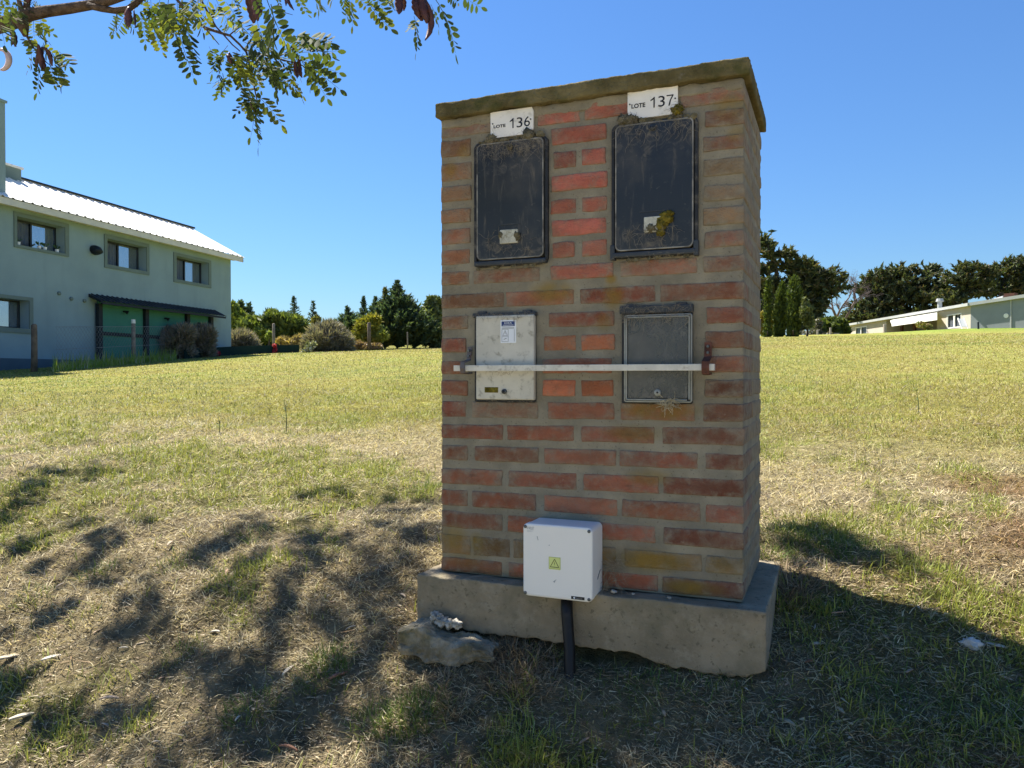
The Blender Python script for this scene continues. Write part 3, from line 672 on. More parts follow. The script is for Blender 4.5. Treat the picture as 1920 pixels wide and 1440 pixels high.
# macrocarpa cypresses behind the bungalow
plant('cypress_tree', 'tall dark cypress with tiered crown just right of the brick pillar', 'tree', 88, 1470,
 [(1430,450,12,5),(1436,463,18,6),(1446,478,26,8),(1471,479,20,6),(1481,498,20,8),(1502,497,22,9),(1515,503,16,6),(1507,513,30,9),(1551,514,20,4),(1558,528,24,7),(1566,543,22,6),(1544,548,25,10),(1522,527,28,12),
  (1507,542,30,16),(1435,506,14,10),(1434,535,22,18),(1452,543,26,18),(1522,571,22,16),(1534,578,10,9),(1480,560,40,25),(1500,600,40,26),(1445,590,26,40),(1540,540,14,22)], 24000, .26, DKB,
 trunk=[[(1465,None,.5),(1460,560,.35),(1455,500,.2),(1440,460,.1)],[(1462,580,.3),(1500,530,.18),(1510,500,.1)],[(1470,600,.3),(1525,570,.16),(1562,545,.07)],[(1460,540,.2),(1432,510,.08)]], up=.25, shell=.5, elong=2.6, spray=.85, out=1.2)
plant('cypress_tree', 'broad dark cypress with spreading flat top behind the bungalow porch', 'tree', 112, 1690,
 [(1690,506,30,6),(1660,515,36,8),(1640,524,25,6),(1738,508,18,4),(1750,504,9,3),(1720,519,40,9),(1690,533,60,12),(1650,545,45,14),(1740,540,40,12),(1700,560,75,18),(1640,570,42,13),(1608,590,25,8),(1772,560,30,14),(1622,537,18,7),(1645,596,48,7),(1710,590,80,18),(1620,600,45,14),(1770,585,35,14)], 26000, .30, DKB,
 trunk=[[(1690,None,.6),(1690,570,.45),(1700,530,.2)],[(1690,580,.3),(1640,540,.12)],[(1692,570,.3),(1745,515,.1)]], up=.25, shell=.5, elong=2.6, spray=.85, out=1.2)
plant('cypress_tree', 'umbrella-topped cypress with bare forked trunk left of the white raised roof', 'tree', 105, 1812,
 [(1822,504,28,6),(1790,518,20,5),(1847,515,17,6),(1802,527,30,5),(1832,535,26,7),(1818,553,14,8),(1783,561,26,11),(1845,550,14,6),(1800,548,16,5)], 9000, .26, DKB,
 trunk=[[(1812,None,.4),(1810,560,.3),(1808,535,.16),(1820,508,.08)],[(1810,552,.2),(1842,525,.08)],[(1809,545,.16),(1785,522,.07)]], up=.25, shell=.5, elong=2.6, spray=.85, out=1.2)
plant('cypress_tree', 'big dark cypress rising at the right edge behind the shaded wing', 'tree', 108, 1878,
 [(1906,495,25,6),(1882,508,20,6),(1916,515,30,9),(1890,530,28,9),(1865,545,25,8),(1912,545,26,9),(1925,560,32,11),(1950,510,30,20),(1950,545,40,20),(1862,520,10,4)], 13000, .29, DKB,
 trunk=[[(1878,None,.5),(1875,560,.35),(1885,525,.18),(1905,500,.08)],[(1876,550,.2),(1862,530,.08)]], up=.25, shell=.5, elong=2.6, spray=.85, out=1.2)
# pencil cypresses and their neighbours
PC = [(.055, .08, .022), (.08, .11, .026), (.11, .135, .03)]
plant('pencil_cypress', 'narrow pencil cypress touching the pillar edge, thinnest of the three', 'tree', 62, 1439, [(1439,620,6,22),(1439,585,6,28),(1440,552,5,24),(1440,533,3,12)], 1500, .16, PC, up=1.4, elong=2.4, group='pencil cypresses')
plant('pencil_cypress', 'middle pencil cypress of the three with a leaning tip', 'tree', 62, 1461, [(1460,620,8,22),(1461,592,11,28),(1465,560,9,22),(1467,540,4,10)], 2200, .17, PC, up=1.4, elong=2.4, group='pencil cypresses')
plant('pencil_cypress', 'widest and tallest pencil cypress of the three', 'tree', 61, 1488, [(1487,620,10,20),(1489,590,15,32),(1490,552,13,26),(1490,530,8,11)], 3400, .18, PC, up=1.4, elong=2.4, group='pencil cypresses')
plant('young_tree', 'slim pale green young tree beside the widest pencil cypress', 'tree', 60, 1514, [(1511,585,11,22),(1509,568,7,10),(1516,600,10,16)], 800, .2, [(.10,.125,.045),(.14,.15,.07)], trunk=[[(1513,None,.09),(1516,600,.05),(1511,570,.02)]])
plant('round_bush', 'rounded mid green bush left of the bungalow wall', 'bush', 80, 1551, [(1551,612,27,17),(1570,606,18,11),(1535,618,15,14),(1572,622,20,14)], 2600, .3, [(.05,.075,.022),(.085,.12,.025),(.11,.13,.03)])
plant('golden_shrub', 'golden yellow shrub glimpsed behind the pencil cypresses', 'bush', 66, 1442, [(1430,607,5,22),(1448,606,9,22)], 700, .3, [(.34,.27,.04),(.22,.19,.03)])
plant('grey_shrub', 'grey leafed shrub and dry stalks behind the pale fence posts', 'bush', 78, 1536, [(1535,608,7,12),(1528,625,12,10),(1505,628,12,8),(1545,630,30,6)], 900, .2, [(.14,.15,.13),(.2,.17,.13),(.08,.08,.06)])
g = gpt(1569, 95); t_ = thing('bare_tree', 'leafless tree with fine bare twigs left of the bungalow', 'tree', tuple(g))
mb = MB(); R_ = random.Random(5)
def limb(a, b, r0, lev):
    A = dep(*a, 95+R_.uniform(-1, 1)); B = dep(*b, 95+R_.uniform(-1, 1)); mid = (A+B)/2+np.array([R_.uniform(-.2, .2), 0, R_.uniform(0, .25)])
    mb.tube([A, mid, B], [r0, r0*.75, r0*.5], 5)
    if lev:
        for _ in range(4):
            q = R_.uniform(.35, 1); p = (a[0]+(b[0]-a[0])*q, a[1]+(b[1]-a[1])*q); an = math.atan2(b[1]-a[1], b[0]-a[0])+R_.uniform(-.9, .9); L = math.hypot(b[0]-a[0], b[1]-a[1])*R_.uniform(.4, .75)
            limb(p, (p[0]+math.cos(an)*L, p[1]+math.sin(an)*L), r0*.45, lev-1)
obj_t = [((1569,637),(1569,596),.28,0),((1569,596),(1560,568),.18,3),((1569,596),(1580,573),.16,3),((1584,600),(1605,560),.16,3),((1580,573),(1598,545),.1,3),((1605,562),(1603,530),.08,3)]
for q in obj_t: limb(*q)
obj('trunk', mb, plain('bare_twigs', (.17, .13, .12), .9, .1), t_, smooth=True)
# fence posts on the right
for px, top, d, lab in ((1513, 621, 70, 'pale fence post below the slim young tree'), (1533, 619, 72, 'pale fence post left of the round bush'), (1557, 615, 72, 'pale fence post in front of the round bush'), (1659, 608, 74, 'pale thicker post in front of the bungalow porch'), (1834, 604, 60, 'dark thin stake on the green mound before the shaded wing')):
    g = gpt(px, d); tp = dep(px, top, d); mb = MB(); r_ = .09 if px < 1650 else (.15 if px < 1700 else .07)
    mb.tube([g-UP*.1, (g+tp)/2, tp, tp+UP*.02], [r_*1.05, r_, r_, r_*.6], 7)
    tag(obj('fence_post', mb, M_DARKST if px > 1800 else plain('weathered_post', (.36, .31, .26), .9, .1)), lab, 'post', 'posts near the bungalow')
g = gpt(1740, 68); t_ = thing('potted_shrub', 'small yellowish shrub in a white pot before the porch', 'plant', tuple(g))
V, T_, cl = leaf_cloud([pblob(1732,610,12,5,68), pblob(1740,613,8,5,68), pblob(1725,606,6,3,68)], 260, .16, [(.25,.24,.06),(.12,.15,.05),(.3,.2,.1)], 3); obj('foliage', (V, T_), M_FARLEAF, t_, fast=True, cols=cl)
mb = MB(); mb.tube([dep(1737, 631, 68)-UP*.2, dep(1737, 625, 68)], [.22, .28], 10); mb.tube([dep(1737, 626, 68), dep(1738, 612, 68)], .03, 5); obj('pot', mb, M_WHITE, t_)
for px, lab in ((1711, 'white low garden seat under the porch awning'),):
    P = dep(px, 630, 72); mb = MB(); r0 = P; mb.box((P[0]-.35, P[1]-.3, P[2]-.25), (P[0]+.35, P[1]+.3, P[2])); mb.box((P[0]-.35, P[1]+.22, P[2]), (P[0]+.35, P[1]+.3, P[2]+.35)); tag(obj('garden_bench', mb, M_WHITE), lab, 'seat')
g = gpt(1650, 73); t_ = thing('brush_pile', 'pile of dry cut branches left of the thick pale post', 'brush', tuple(g))
mb = MB()
for i in range(60):
    p = dep(1650+random.gauss(0, 14), 633, 73); a = random.random()*6.28; L = random.uniform(.3, .9); mb.tube([p-UP*.15, p+np.array([math.cos(a)*L, math.sin(a)*L, random.uniform(.05, .45)])], .025, 4)
obj('branch', mb, M_FARBARK, t_)
# --- left side
def conifer(label, d, px, top, hw, cols, seed, group=None, lean=0.0, nlev=None, spread=.55, base=None):
    """spire with whorls of upswept branches; hw = half width in picture units at the foot"""
    g = gpt(px, d); t_ = thing('blue_conifer', label, 'tree', tuple(g), group); R_ = np.random.default_rng(seed); k = d/F
    tp = dep(px+lean, top, d); H = tp[2]-g[2]; Rm = hw*1.75*k; V = []; cl = []; tr = MB(); bt = MB()
    tr.tube([g-UP*.1, g+(tp-g)*.5, g+(tp-g)*.93, tp], [.012*H+.02, .008*H, .003*H, .002], 6)
    n_ = int((nlev or int(H*9))*2.0)
    for i in range(n_):
        u = (i+R_.random())/n_; u = u*.96+.02; o = g+(tp-g)*u; L = Rm*((1-u)**1.15)*R_.uniform(.55, 1.25)+.05
        a = R_.uniform(0, 6.283); ri = spread+R_.uniform(-.2, .35); dr_ = np.array([math.cos(a), math.sin(a), ri]); dr_ /= np.linalg.norm(dr_); e = o+dr_*L; bt.tube([o, e], [.012, .003], 3, caps=False)
        m_ = max(5, int(L*26)); q = R_.random(m_)**.8; P = o+dr_*(L*q)[:, None]; ax = dr_+R_.normal(0, .45, (m_, 3)); ax /= np.linalg.norm(ax, axis=1)[:, None]; s = R_.normal(size=(m_, 3)); s -= ax*(s*ax).sum(1)[:, None]; s /= np.linalg.norm(s, axis=1)[:, None]
        ln = (.10+.16*R_.random(m_))[:, None]*min(1.3, max(.6, L)); w_ = ln*.24; V.append(np.stack([P-s*w_, P+ax*ln, P+s*w_, P-ax*ln*.3], 1)); c = np.array(cols)[R_.integers(0, len(cols), m_)]*(.7+.6*R_.random(m_))[:, None]; cl.append(np.repeat(c, 4, 0))
    V = np.concatenate(V).reshape(-1, 3); obj('crown', (V, np.arange(len(V)).reshape(-1, 4)), M_FARLEAF, t_, fast=True, cols=np.concatenate(cl)); obj('trunk', tr, M_FARBARK, t_); obj('branch', bt, M_FARBARK, t_)

LG = [(.21, .25, .05), (.27, .30, .06), (.14, .18, .04)]; MG = [(.13, .165, .04), (.18, .21, .055), (.09, .12, .035)]
BG = [(.06, .095, .06), (.08, .12, .07), (.11, .145, .08)]; LAV = [(.27, .225, .195), (.20, .19, .145), (.34, .265, .24), (.17, .165, .12)]
plant('tree', 'yellow green leafy tree at the far corner of the two-storey house', 'tree', 44, 440, [(438,578,8,12),(447,597,15,16),(440,618,12,16),(460,604,12,14),(436,600,6,20)], 1700, .20, LG, up=.6)
plant('thin_tree', 'thin dark twiggy tree poking above the yellow green tree', 'tree', 48, 462, [(452,571,5,8),(465,578,7,9),(468,590,6,9),(459,585,8,8)], 260, .2, BG, up=.8)
plant('broom_bush', 'large rounded green bush with dark underside right of the house', 'bush', 42, 520, [(480,612,32,18),(518,601,34,15),(508,590,12,7),(548,611,30,18),(560,626,18,12),(500,626,45,16),(535,628,35,14)], 5200, .17, MG, up=.8, elong=2.2)
conifer('small blue green conifer standing above the large green bush', 47, 552, 554, 20, BG, 1, nlev=150, spread=.35)
conifer('narrow spire conifer between the green bush and the grey dome bush', 47, 587, 563, 15, BG, 2, nlev=110, spread=.35)
plant('golden_shrub', 'small golden tipped shrub at the foot of the narrow spire conifer', 'bush', 46.5, 594, [(594,600,7,8),(590,606,6,6)], 260, .15, [(.28,.24,.07),(.2,.2,.06)], up=.8)
plant('lavender_bush', 'tall grey lavender bush with pinkish tips in front of the green wall', 'bush', 29, 330, [(330,643,30,26),(316,630,14,14),(345,626,22,14),(318,662,20,14),(340,660,25,14)], 7980, .045, LAV, up=1.6, elong=7, shell=.55, out=2.2, group='lavender bushes')
plant('lavender_bush', 'darker grey lavender bush joined to the right of the tall one', 'bush', 30, 384, [(382,640,19,28),(372,625,14,12),(392,628,11,12),(384,662,18,12)], 5700, .045, LAV, up=1.6, elong=7, shell=.55, out=2.2, group='lavender bushes')
plant('lavender_bush', 'low spreading lavender bush beyond the first two, behind the dark edging', 'bush', 34, 440, [(425,645,20,14),(452,640,26,18),(470,648,14,10),(412,655,12,10)], 6000, .05, LAV, up=1.6, elong=7, shell=.55, out=2.2, group='lavender bushes')
plant('grey_dome_bush', 'large grey dome-shaped bush in front of the conifers', 'bush', 38, 615, [(615,637,42,30),(600,640,30,24),(640,645,24,22),(617,618,26,14),(582,650,16,14)], 14000, .055, [(.25,.215,.19),(.20,.19,.15),(.32,.265,.24),(.16,.16,.125)], up=1.1, elong=6.5, shell=.5, out=1.8)
plant('dry_bush', 'tan dried bush left of the grey dome bush', 'bush', 39, 545, [(548,643,22,9),(560,636,10,7),(530,640,10,7)], 900, .10, [(.30,.23,.12),(.22,.17,.09),(.36,.28,.13)], up=1, elong=2.5)
plant('dry_hydrangea', 'pale yellow dried flower head on the low dark edging', 'bush', 37, 528, [(526,638,9,5),(536,644,6,4)], 320, .09, [(.48,.36,.12),(.40,.28,.1)])
plant('silver_weed', 'tall weed with white flower heads before the grey dome bush', 'weed', 35, 578, [(580,650,8,9),(588,645,5,7),(571,658,6,6),(577,664,10,5)], 260, .08, [(.5,.5,.45),(.15,.17,.09),(.2,.2,.12)], up=1, elong=2, stem='stem')
plant('leafy_plant', 'bright green broad leaf plant at the fence post in the middle of the bed', 'plant', 36.5, 505, [(505,630,6,7)], 70, .16, [(.22,.27,.08)], up=.8)
conifer('tallest blue green conifer of the group left of the pillar', 44, 745, 524, 44, BG, 3, 'conifers left of the pillar', nlev=420)
conifer('yellow tipped conifer just left of the tallest blue green one', 43.5, 722, 537, 24, [(.15,.16,.05),(.22,.19,.06),(.08,.1,.04)], 4, 'conifers left of the pillar', nlev=230, spread=.8)
conifer('dark conifer between the golden shrub and the yellow tipped conifer', 44.5, 704, 556, 26, BG, 5, 'conifers left of the pillar', nlev=240, spread=.9)
conifer('slender conifer above the golden shrub', 45, 682, 555, 18, BG, 6, 'conifers left of the pillar', nlev=180, spread=.9)
conifer('leaning conifer with upswept side branches above the grey dome bush', 45, 664, 574, 30, BG, 7, 'conifers left of the pillar', lean=-14, nlev=170, spread=1.1)
plant('golden_shrub', 'bright golden yellow conifer shrub behind a grey fence post', 'bush', 41, 688, [(688,615,22,18),(700,602,14,11),(675,628,14,12),(690,636,24,10)], 2600, .13, [(.27,.25,.04),(.18,.19,.03),(.33,.28,.05)], up=.5, elong=2.8)
plant('golden_shrub', 'small lime golden shrub at the foot of the tallest conifer', 'bush', 40.5, 717, [(717,630,9,7)], 380, .13, [(.25,.28,.07),(.3,.3,.06)], up=.6, elong=2.5)
plant('willow_tree', 'pale green rounded tree touching the left edge of the brick pillar', 'tree', 45, 806, [(810,600,26,34),(800,620,28,28),(818,575,16,18),(822,630,20,26),(795,590,10,14),(812,562,12,8)], 5200, .17, [(.13,.16,.065),(.18,.2,.09),(.09,.12,.045),(.2,.22,.1)], up=.1)
conifer('low dark conifer with lighter tip between the tallest one and the pale tree', 44, 778, 570, 34, BG+[(.13,.14,.05)], 8, 'conifers left of the pillar', nlev=260)
plant('heather_bush', 'low pinkish dry heather in front of the golden shrub', 'bush', 39.5, 690, [(672,648,12,8),(690,652,16,8),(706,652,11,7)], 1100, .09, [(.28,.19,.14),(.2,.15,.09),(.32,.22,.12)], up=1, elong=2.4)
hb = []
for q in range(430, 840, 14): hb.append((q, 645+random.uniform(-4, 4)-max(0, (q-600)*.012), 14, 17+random.uniform(0, 5)))
plant('hedge', 'dark hedge closing the view behind the bushes left of the pillar', 'hedge', 62, 640, hb, 9000, .22, [(.035,.05,.022),(.06,.075,.03),(.045,.055,.03)], up=.6, elong=2)
# dark edging strip, fence, posts
mb = MB(); pts = []
for px, d in ((345, 28.6), (400, 30.6), (445, 32), (505, 34), (560, 36)):
    p = gpt(px, d); pts.append(p)
for a, b in zip(pts, pts[1:]):
    nn = np.cross(b-a, UP); nn /= np.linalg.norm(nn); h = .36
    mb.add([a-UP*.1, b-UP*.1, b+UP*h, a+UP*h, a-UP*.1+nn*.04, b-UP*.1+nn*.04, b+UP*h+nn*.04, a+UP*h+nn*.04], [(3,2,1,0), (4,5,6,7), (2,3,7,6), (0,4,7,3), (1,2,6,5)])
tag(obj('garden_edging', mb, plain('dark_green_shade_cloth', (.012, .03, .027), .9, .1)), 'low dark green cloth edging along the flower bed', 'edging')
M_POST = plain('old_timber_post', (.15, .115, .085), .9, .1, var=.3, vscale=6); M_POSTG = plain('grey_concrete_post', (.24, .2, .165), .9, .1, var=.2, vscale=6)
fposts = [(64, 20.6, 610, M_POST, 'nearest timber fence post, in front of the house wall'), (250, 26, 608, M_POSTG, 'fence post with white cap in front of the green wall'), (513, 36, 608, M_POSTG, 'fence post in the flower bed between lavender and dry bush'), (692, 39.2, 606, M_POST, 'grey fence post before the golden shrub'), (764, 41, 624, M_POSTG, 'thin pale post before the dark conifers')]
for px, d, top, mt, lab in fposts:
    g = gpt(px, d); tp = dep(px, top, d); mb = MB(); r_ = .065 if px < 600 else .09
    if px == 64: r_ = .075
    if px == 764: r_ = .035
    mb.tube([g-UP*.1, (g+tp)/2+np.array([.01, 0, 0]), tp, tp+UP*.04], [r_*1.1, r_, r_*.95, r_*.55], 8)
    po = tag(obj('fence_post', mb, mt, smooth=True), lab, 'post', 'posts of the boundary fence')
    if px == 250:
        mb = MB(); mb.tube([tp+UP*.03, tp+UP*.16], [.07, .06], 8); obj('cap', mb, M_WHITE, po)
# chain-link mesh between the first posts
g0, g1 = gpt(105, 21.9), gpt(312, 28.2); h0 = 1.15; mb = MB(); L = np.linalg.norm(g1-g0); st = .16; dirv = (g1-g0)/L
nrow = int(h0/st); ncol = int(L/st); r_ = .003
def fp(i, j): q = g0+dirv*(i*st); return np.array([q[0], q[1], float(gz(q[0], q[1]))+.08+j*st])
for i in range(-nrow, ncol):
    for sgn in (1, -1):
        a0 = max(0, -i) if sgn == 1 else max(0, i-ncol+nrow) if False else max(0, -i)
        j1 = min(nrow, ncol-i)
        if j1-a0 < 1: continue
        A = fp(i+a0, a0 if sgn == 1 else nrow-a0); B = fp(i+j1, j1 if sgn == 1 else nrow-j1); mb.tube([A, B], r_, 3, caps=False)
fen = tag(obj('chain_link_fence', mb, plain('galvanised_wire', (.22, .23, .23), .6, .3)), 'chain-link fence with sagging mesh before the green wall', 'fence')
for j in (0, nrow//2, nrow):
    mb = MB(); mb.tube([fp(0, j), fp(ncol, j)], .006, 4, caps=False); obj('line_wire', mb, fen.data.materials[0], fen)
# kettle-like dark dome with white side between lavender and wall; red flowers
g = gpt(318, 29.8); t_ = thing('barbecue', 'dark domed barbecue with white side shelf half hidden by lavender', 'barbecue', tuple(g))
P = dep(319, 617, 29.8); V, Fc = blob(P, (.36, .36, .2), 3, .0); obj('lid', (V, Fc), M_DARKST, t_, smooth=True)
mb = MB(); mb.tube([g, P-UP*.1], [.05, .33], 10); obj('body', mb, M_DARKST, t_)
P = dep(304, 621, 29.5); mb = MB(); a = CR*.14; mb.add([P-a-UP*.2, P+a-UP*.2, P+a*.9+UP*.05, P-a*.5+UP*.22, P-a-UP*.2+CF*.05, P+a-UP*.2+CF*.05, P+a*.9+UP*.05+CF*.05, P-a*.5+UP*.22+CF*.05], [(0,1,2,3), (7,6,5,4), (0,4,5,1), (1,5,6,2), (2,6,7,3), (3,7,4,0)]); obj('side_shelf', mb, M_WHITE, t_)
RED = [(.5, .03, .05), (.4, .02, .06), (.55, .06, .08)]
plant('red_flower', 'red flower clump at the end of the dark edging by the lavender', 'flower', 30.2, 408, [(407,663,6,4)], 130, .06, RED, stem='stem', crown='bloom')
plant('red_flower', 'tall red flower spike beside the fence post in the bed', 'flower', 34.2, 514, [(514,648,4,4),(515,656,4,6),(514,662,3,3)], 170, .06, RED, stem='stem', crown='bloom')
# tall green grass along the house fence
R_ = np.random.default_rng(12); N = 9000
px = R_.uniform(100, 330, N); d = np.interp(px, [60, 105, 312, 340], [20.5, 21.6, 28.0, 28.5])-R_.random(N)**1.5*1.6*np.interp(px, [100, 330], [1, .6])
base = C+(CF+CR*((px-960)/F)[:, None])*d[:, None]; base[:, 2] = gz(base[:, 0], base[:, 1])
hgt = .08+.17*R_.random(N)**2; hgt *= np.where(R_.random(N) < .08, 2.2, 1); an = R_.random(N)*6.28; w_ = .016
side = np.stack([np.cos(an), np.sin(an), 0*an], 1)*w_; lean = np.stack([np.cos(an+1.7), np.sin(an+1.7), 0*an], 1)*(hgt*.4*R_.random(N))[:, None]; tip = base+lean; tip[:, 2] += hgt
cl = np.where((R_.random(N) < .2)[:, None], (.42, .40, .27), (.26, .34, .06))*(.7+.6*R_.random(N))[:, None]
tg = obj('tall_grass', (np.stack([base-side, base+side, tip], 1).reshape(-1, 3), np.arange(3*N).reshape(-1, 3)), M_GRASS, fast=True, cols=np.repeat(cl, 3, 0))
tag(tg, 'strip of tall fresh green grass along the foot of the chain-link fence', 'grass', kind='stuff')
# ------------------------------------------------------------------ the brick meter pillar
pillar = thing('brick_pillar', 'weathered brick meter pillar with mossy coping on a concrete plinth', 'pillar', (W/2, D/2, -.165))
HT = 1.497
mb = MB()
# mortar core: a slightly uneven skin, bricks stand a few millimetres proud of it
def skin(o, ax, ay, w, h, nw, nh, nrm, amp=.0013):
    vs = []; 
    for i in range(nw+1):
        for j in range(nh+1):
            p = Vector(o)+Vector(ax)*(w*i/nw)+Vector(ay)*(h*j/nh)
            e = 0 if i in (0, nw) or j in (0, nh) else 1
            p += Vector(nrm)*e*amp*(mnoise.noise(p*9)+.6*mnoise.noise(p*33)); vs.append(tuple(p))
    q = lambda i, j: i*(nh+1)+j
    return vs, [(q(i, j), q(i+1, j), q(i+1, j+1), q(i, j+1)) for i in range(nw) for j in range(nh)]
e = .0012
mb.add(*skin((e, .0012, 0), (1, 0, 0), (0, 0, 1), W-2*e, HT, 110, 170, (0, -1, 0)))
mb.add(*skin((W-e, 0, 0), (0, 1, 0), (0, 0, 1), D, HT, 50, 140, (1, 0, 0)))
mb.add(*skin((W-e, D, 0), (-1, 0, 0), (0, 0, 1), W-2*e, HT, 40, 60, (0, 1, 0)))
mb.add(*skin((e, D, 0), (0, -1, 0), (0, 0, 1), D, HT, 40, 120, (-1, 0, 0)))
obj('mortar', mb, M_MORTAR, pillar, smooth=True)
LT = [(226,260),(266,297),(308,341),(352,380),(394,420),(431,460),(470,498),(511,536),(553,579),(593,618),(635,661),(677,702),(713,741),(752,782),(796,821),(834,861),(877,906),(917,946),(956,987),(1000,1036),(1043,1069)]
RT = [(158,188),(201,231),(250,277),(293,325),(343,372),(385,418),(430,461),(477,508),(527,560),(575,605),(620,652),(666,698),(712,745),(758,791),(802,836),(852,883),(900,933),(949,984),(999,1032),(1047,1078),(1094,1124)]
ROWS = [
 [(831,926),(1008,1087),(1096,1188),(1196,1268),(1277,1391)], [(831,883),(1035,1137),(1322,1390)], [(829,884),(1038,1080),(1091,1136),(1318,1389)],
 [(829,884),(1034,1139),(1319,1389)], [(828,883),(1032,1080),(1091,1138),(1319,1389)], [(827,882),(1035,1137),(1319,1389)], [(827,881),(1036,1077),(1091,1138),(1321,1389)],
 [(827,880),(888,1012),(1033,1150),(1163,1307),(1319,1389)], [(829,945),(949,1076),(1088,1228),(1238,1391)], [(829,878),(1029,1152),(1324,1392)],
 [(827,874),(1020,1080),(1090,1153),(1322,1392)], [(827,870),(1017,1147),(1326,1392)], [(826,877),(1018,1079),(1090,1150),(1322,1392)],
 [(827,874),(885,1009),(1027,1151),(1164,1303),(1319,1392)], [(827,943),(951,1076),(1090,1227),(1241,1393)], [(827,877),(890,1010),(1020,1155),(1162,1308),(1322,1394)],
 [(826,942),(953,1081),(1094,1235),(1243,1395)], [(826,877),(885,1005),(1021,1157),(1166,1313),(1323,1395)], [(824,942),(952,1081),(1095,1229),(1244,1396)],
 [(825,882),(887,957),(962,1090),(1100,1155),(1171,1316),(1323,1396)], [(824,942),(953,1090),(1100,1234),(1242,1396)]]
def s2l(c): return tuple(((v/255+.055)/1.055)**2.4 if v > 10 else v/255/12.92 for v in c)
def bcol(px, row, rr):
    """brick colour (albedo) read off the photo, and lime smear"""
    if row in (10, 12) and 1010 < px < 1160: c = (136, 80, 60); sm = .05
    elif row < 8 and 1020 < px < 1150: c = (128, 70, 62); sm = .22
    elif row == 0: c = (112, 70, 60); sm = .75
    elif row < 8 and px > 1300: c = (112, 86, 68) if row in (3, 4, 5) else (106, 70, 60); sm = .45
    elif row < 10 and px < 890: c = (112, 76, 60); sm = .35
    elif row == 7: c = (112, 70, 60); sm = .5
    elif row in (19,): c = (104, 80, 54); sm = .35
    elif row == 13 and px < 1010 and px > 880: c = (112, 78, 68); sm = .6
    elif px > 1300: c = (100, 62, 52); sm = .26
    else: c = (112, 66, 53); sm = .30
    k = (2.0 if row < 8 and 1020 < px < 1150 else 1.98)*rr.choice([.72, .86, .95, 1.0, 1.06, 1.15, 1.28])*rr.uniform(.94, 1.06); l = s2l(c); l = (l[0]*.98, l[1]*1.02, l[2]*.86)
    return (l[0]*k*rr.uniform(.95, 1.05), l[1]*k*rr.uniform(.93, 1.07), l[2]*k, min(1, max(0, sm+rr.uniform(-.12, .12))))
RB = random.Random(4); nb = 0
def brick(x0, x1, y0, y1, z00, z01, z10, z11, col, seed, nx):
    """z00/z01: bottom/top at x0, z10/z11 at x1"""
    L = x1-x0; H = .5*(z01-z00+z11-z10); r = .0042; out = []; ed = []
    Vg, Fc = lattice(0, L, y0, y1, 0, H, r, nx, 3, 3 if y1-y0 > .15 else 2, .0028, 38, seed)
    for x, y, z in Vg:
        u = x/L; v = z/H; za = z00+(z10-z00)*u; zb = z01+(z11-z01)*u; ed.append(max(0, 1-min(x, L-x)/.02, 1-min(z, H-z)/.011))
        out.append((x0+x, y, za+(zb-za)*v))
    o = obj('brick', (out, Fc), M_BRICK, pillar, smooth=True); o.color = col; at = o.data.attributes.new('edge', 'FLOAT', 'POINT'); at.data.foreach_set('value', ed); return o
NXB = len(ROWS)
for i, row in enumerate(ROWS):
    (lt, lb), (rt, rb) = LT[i], RT[i]
    f = lambda x, a, b: a+(b-a)*(x-827)/(1393-827)
    zrow = (at_y(1393, rb)[2], at_y(1393, rt)[2]); zlow = (at_y(827, lb)[2], at_y(827, lt)[2])
    corner = []
    for j, (xa, xb) in enumerate(row):
        A0 = at_y(xa, f(xa, lb, rb)); A1 = at_y(xa, f(xa, lt, rt)); B0 = at_y(xb, f(xb, lb, rb)); B1 = at_y(xb, f(xb, lt, rt))
        x0, x1 = A0[0], B0[0]; y1 = .11; yf = -RB.uniform(.0012, .0042); first, last = j == 0, j == len(row)-1
        if first: x0 = -RB.uniform(.0006, .0022)
        if last: x1 = W+RB.uniform(.0006, .0022)
        head = (x1-x0) < .15
        if first or last: y1 = .235 if head else .112
        if first: dl = y1
        if last: dr_ = y1
        brick(x0, x1, yf, y1, A0[2], A1[2], B0[2], B1[2], bcol((xa+xb)/2, i, RB), i*10+j, max(3, min(6, int((x1-x0)/.04)))); nb += 1
    for side, d0, zz in (('R', dr_, zrow), ('L', dl, zlow)):
        segs = [(.128, .362), (.377, D+.004)] if d0 < .2 else [(.250, .362), (.377, D+.004)]
        if i % 3 == 0 and d0 > .2: segs = [(.25, .49), (.505, D+.004)]
        for k, (a, b) in enumerate(segs):
            if b-a < .02: continue
            xx = (W-.11, W+RB.uniform(.0006, .0022)) if side == 'R' else (-RB.uniform(.0006, .0022), .11)
            c = s2l((112, 88, 62) if side == 'R' else (118, 78, 60)); kk = 1.75*RB.uniform(.85, 1.15)
            brick(xx[0], xx[1], a, b, zz[0], zz[1], zz[0], zz[1], (c[0]*kk, c[1]*kk, c[2]*kk, .55 if side == 'R' else .3), 500+i*10+k, 3); nb += 1
    bx = [.118, .36, .60, .855] if i % 2 else [.118, .24, .48, .72, .855]
    for k, (a, b) in enumerate(zip(bx, bx[1:])):
        c = s2l((112, 70, 55)); kk = 1.75*RB.uniform(.85, 1.15)
        brick(a+.008, b-.008, D-.11, D+.005, zrow[0], zrow[1], zrow[0], zrow[1], (c[0]*kk, c[1]*kk, c[2]*kk, .3), 900+i*10+k, 3); nb += 1
print('bricks', nb)
V, Fc = lattice(-.008, W+.017, -.030, D+.018, HT+.006, 1.552, .005, 110, 5, 50, .0022, 55, 3)
V2 = []
for x, y, z in V:
    if z < HT+.012: z += .005*mnoise.noise(Vector((x*14, y*14, 2)))+.01*max(0, 1-(x+.03)/.1)*0
    V2.append((x, y, z+(.0025*mnoise.noise(Vector((x*6, y*6, 9))))))
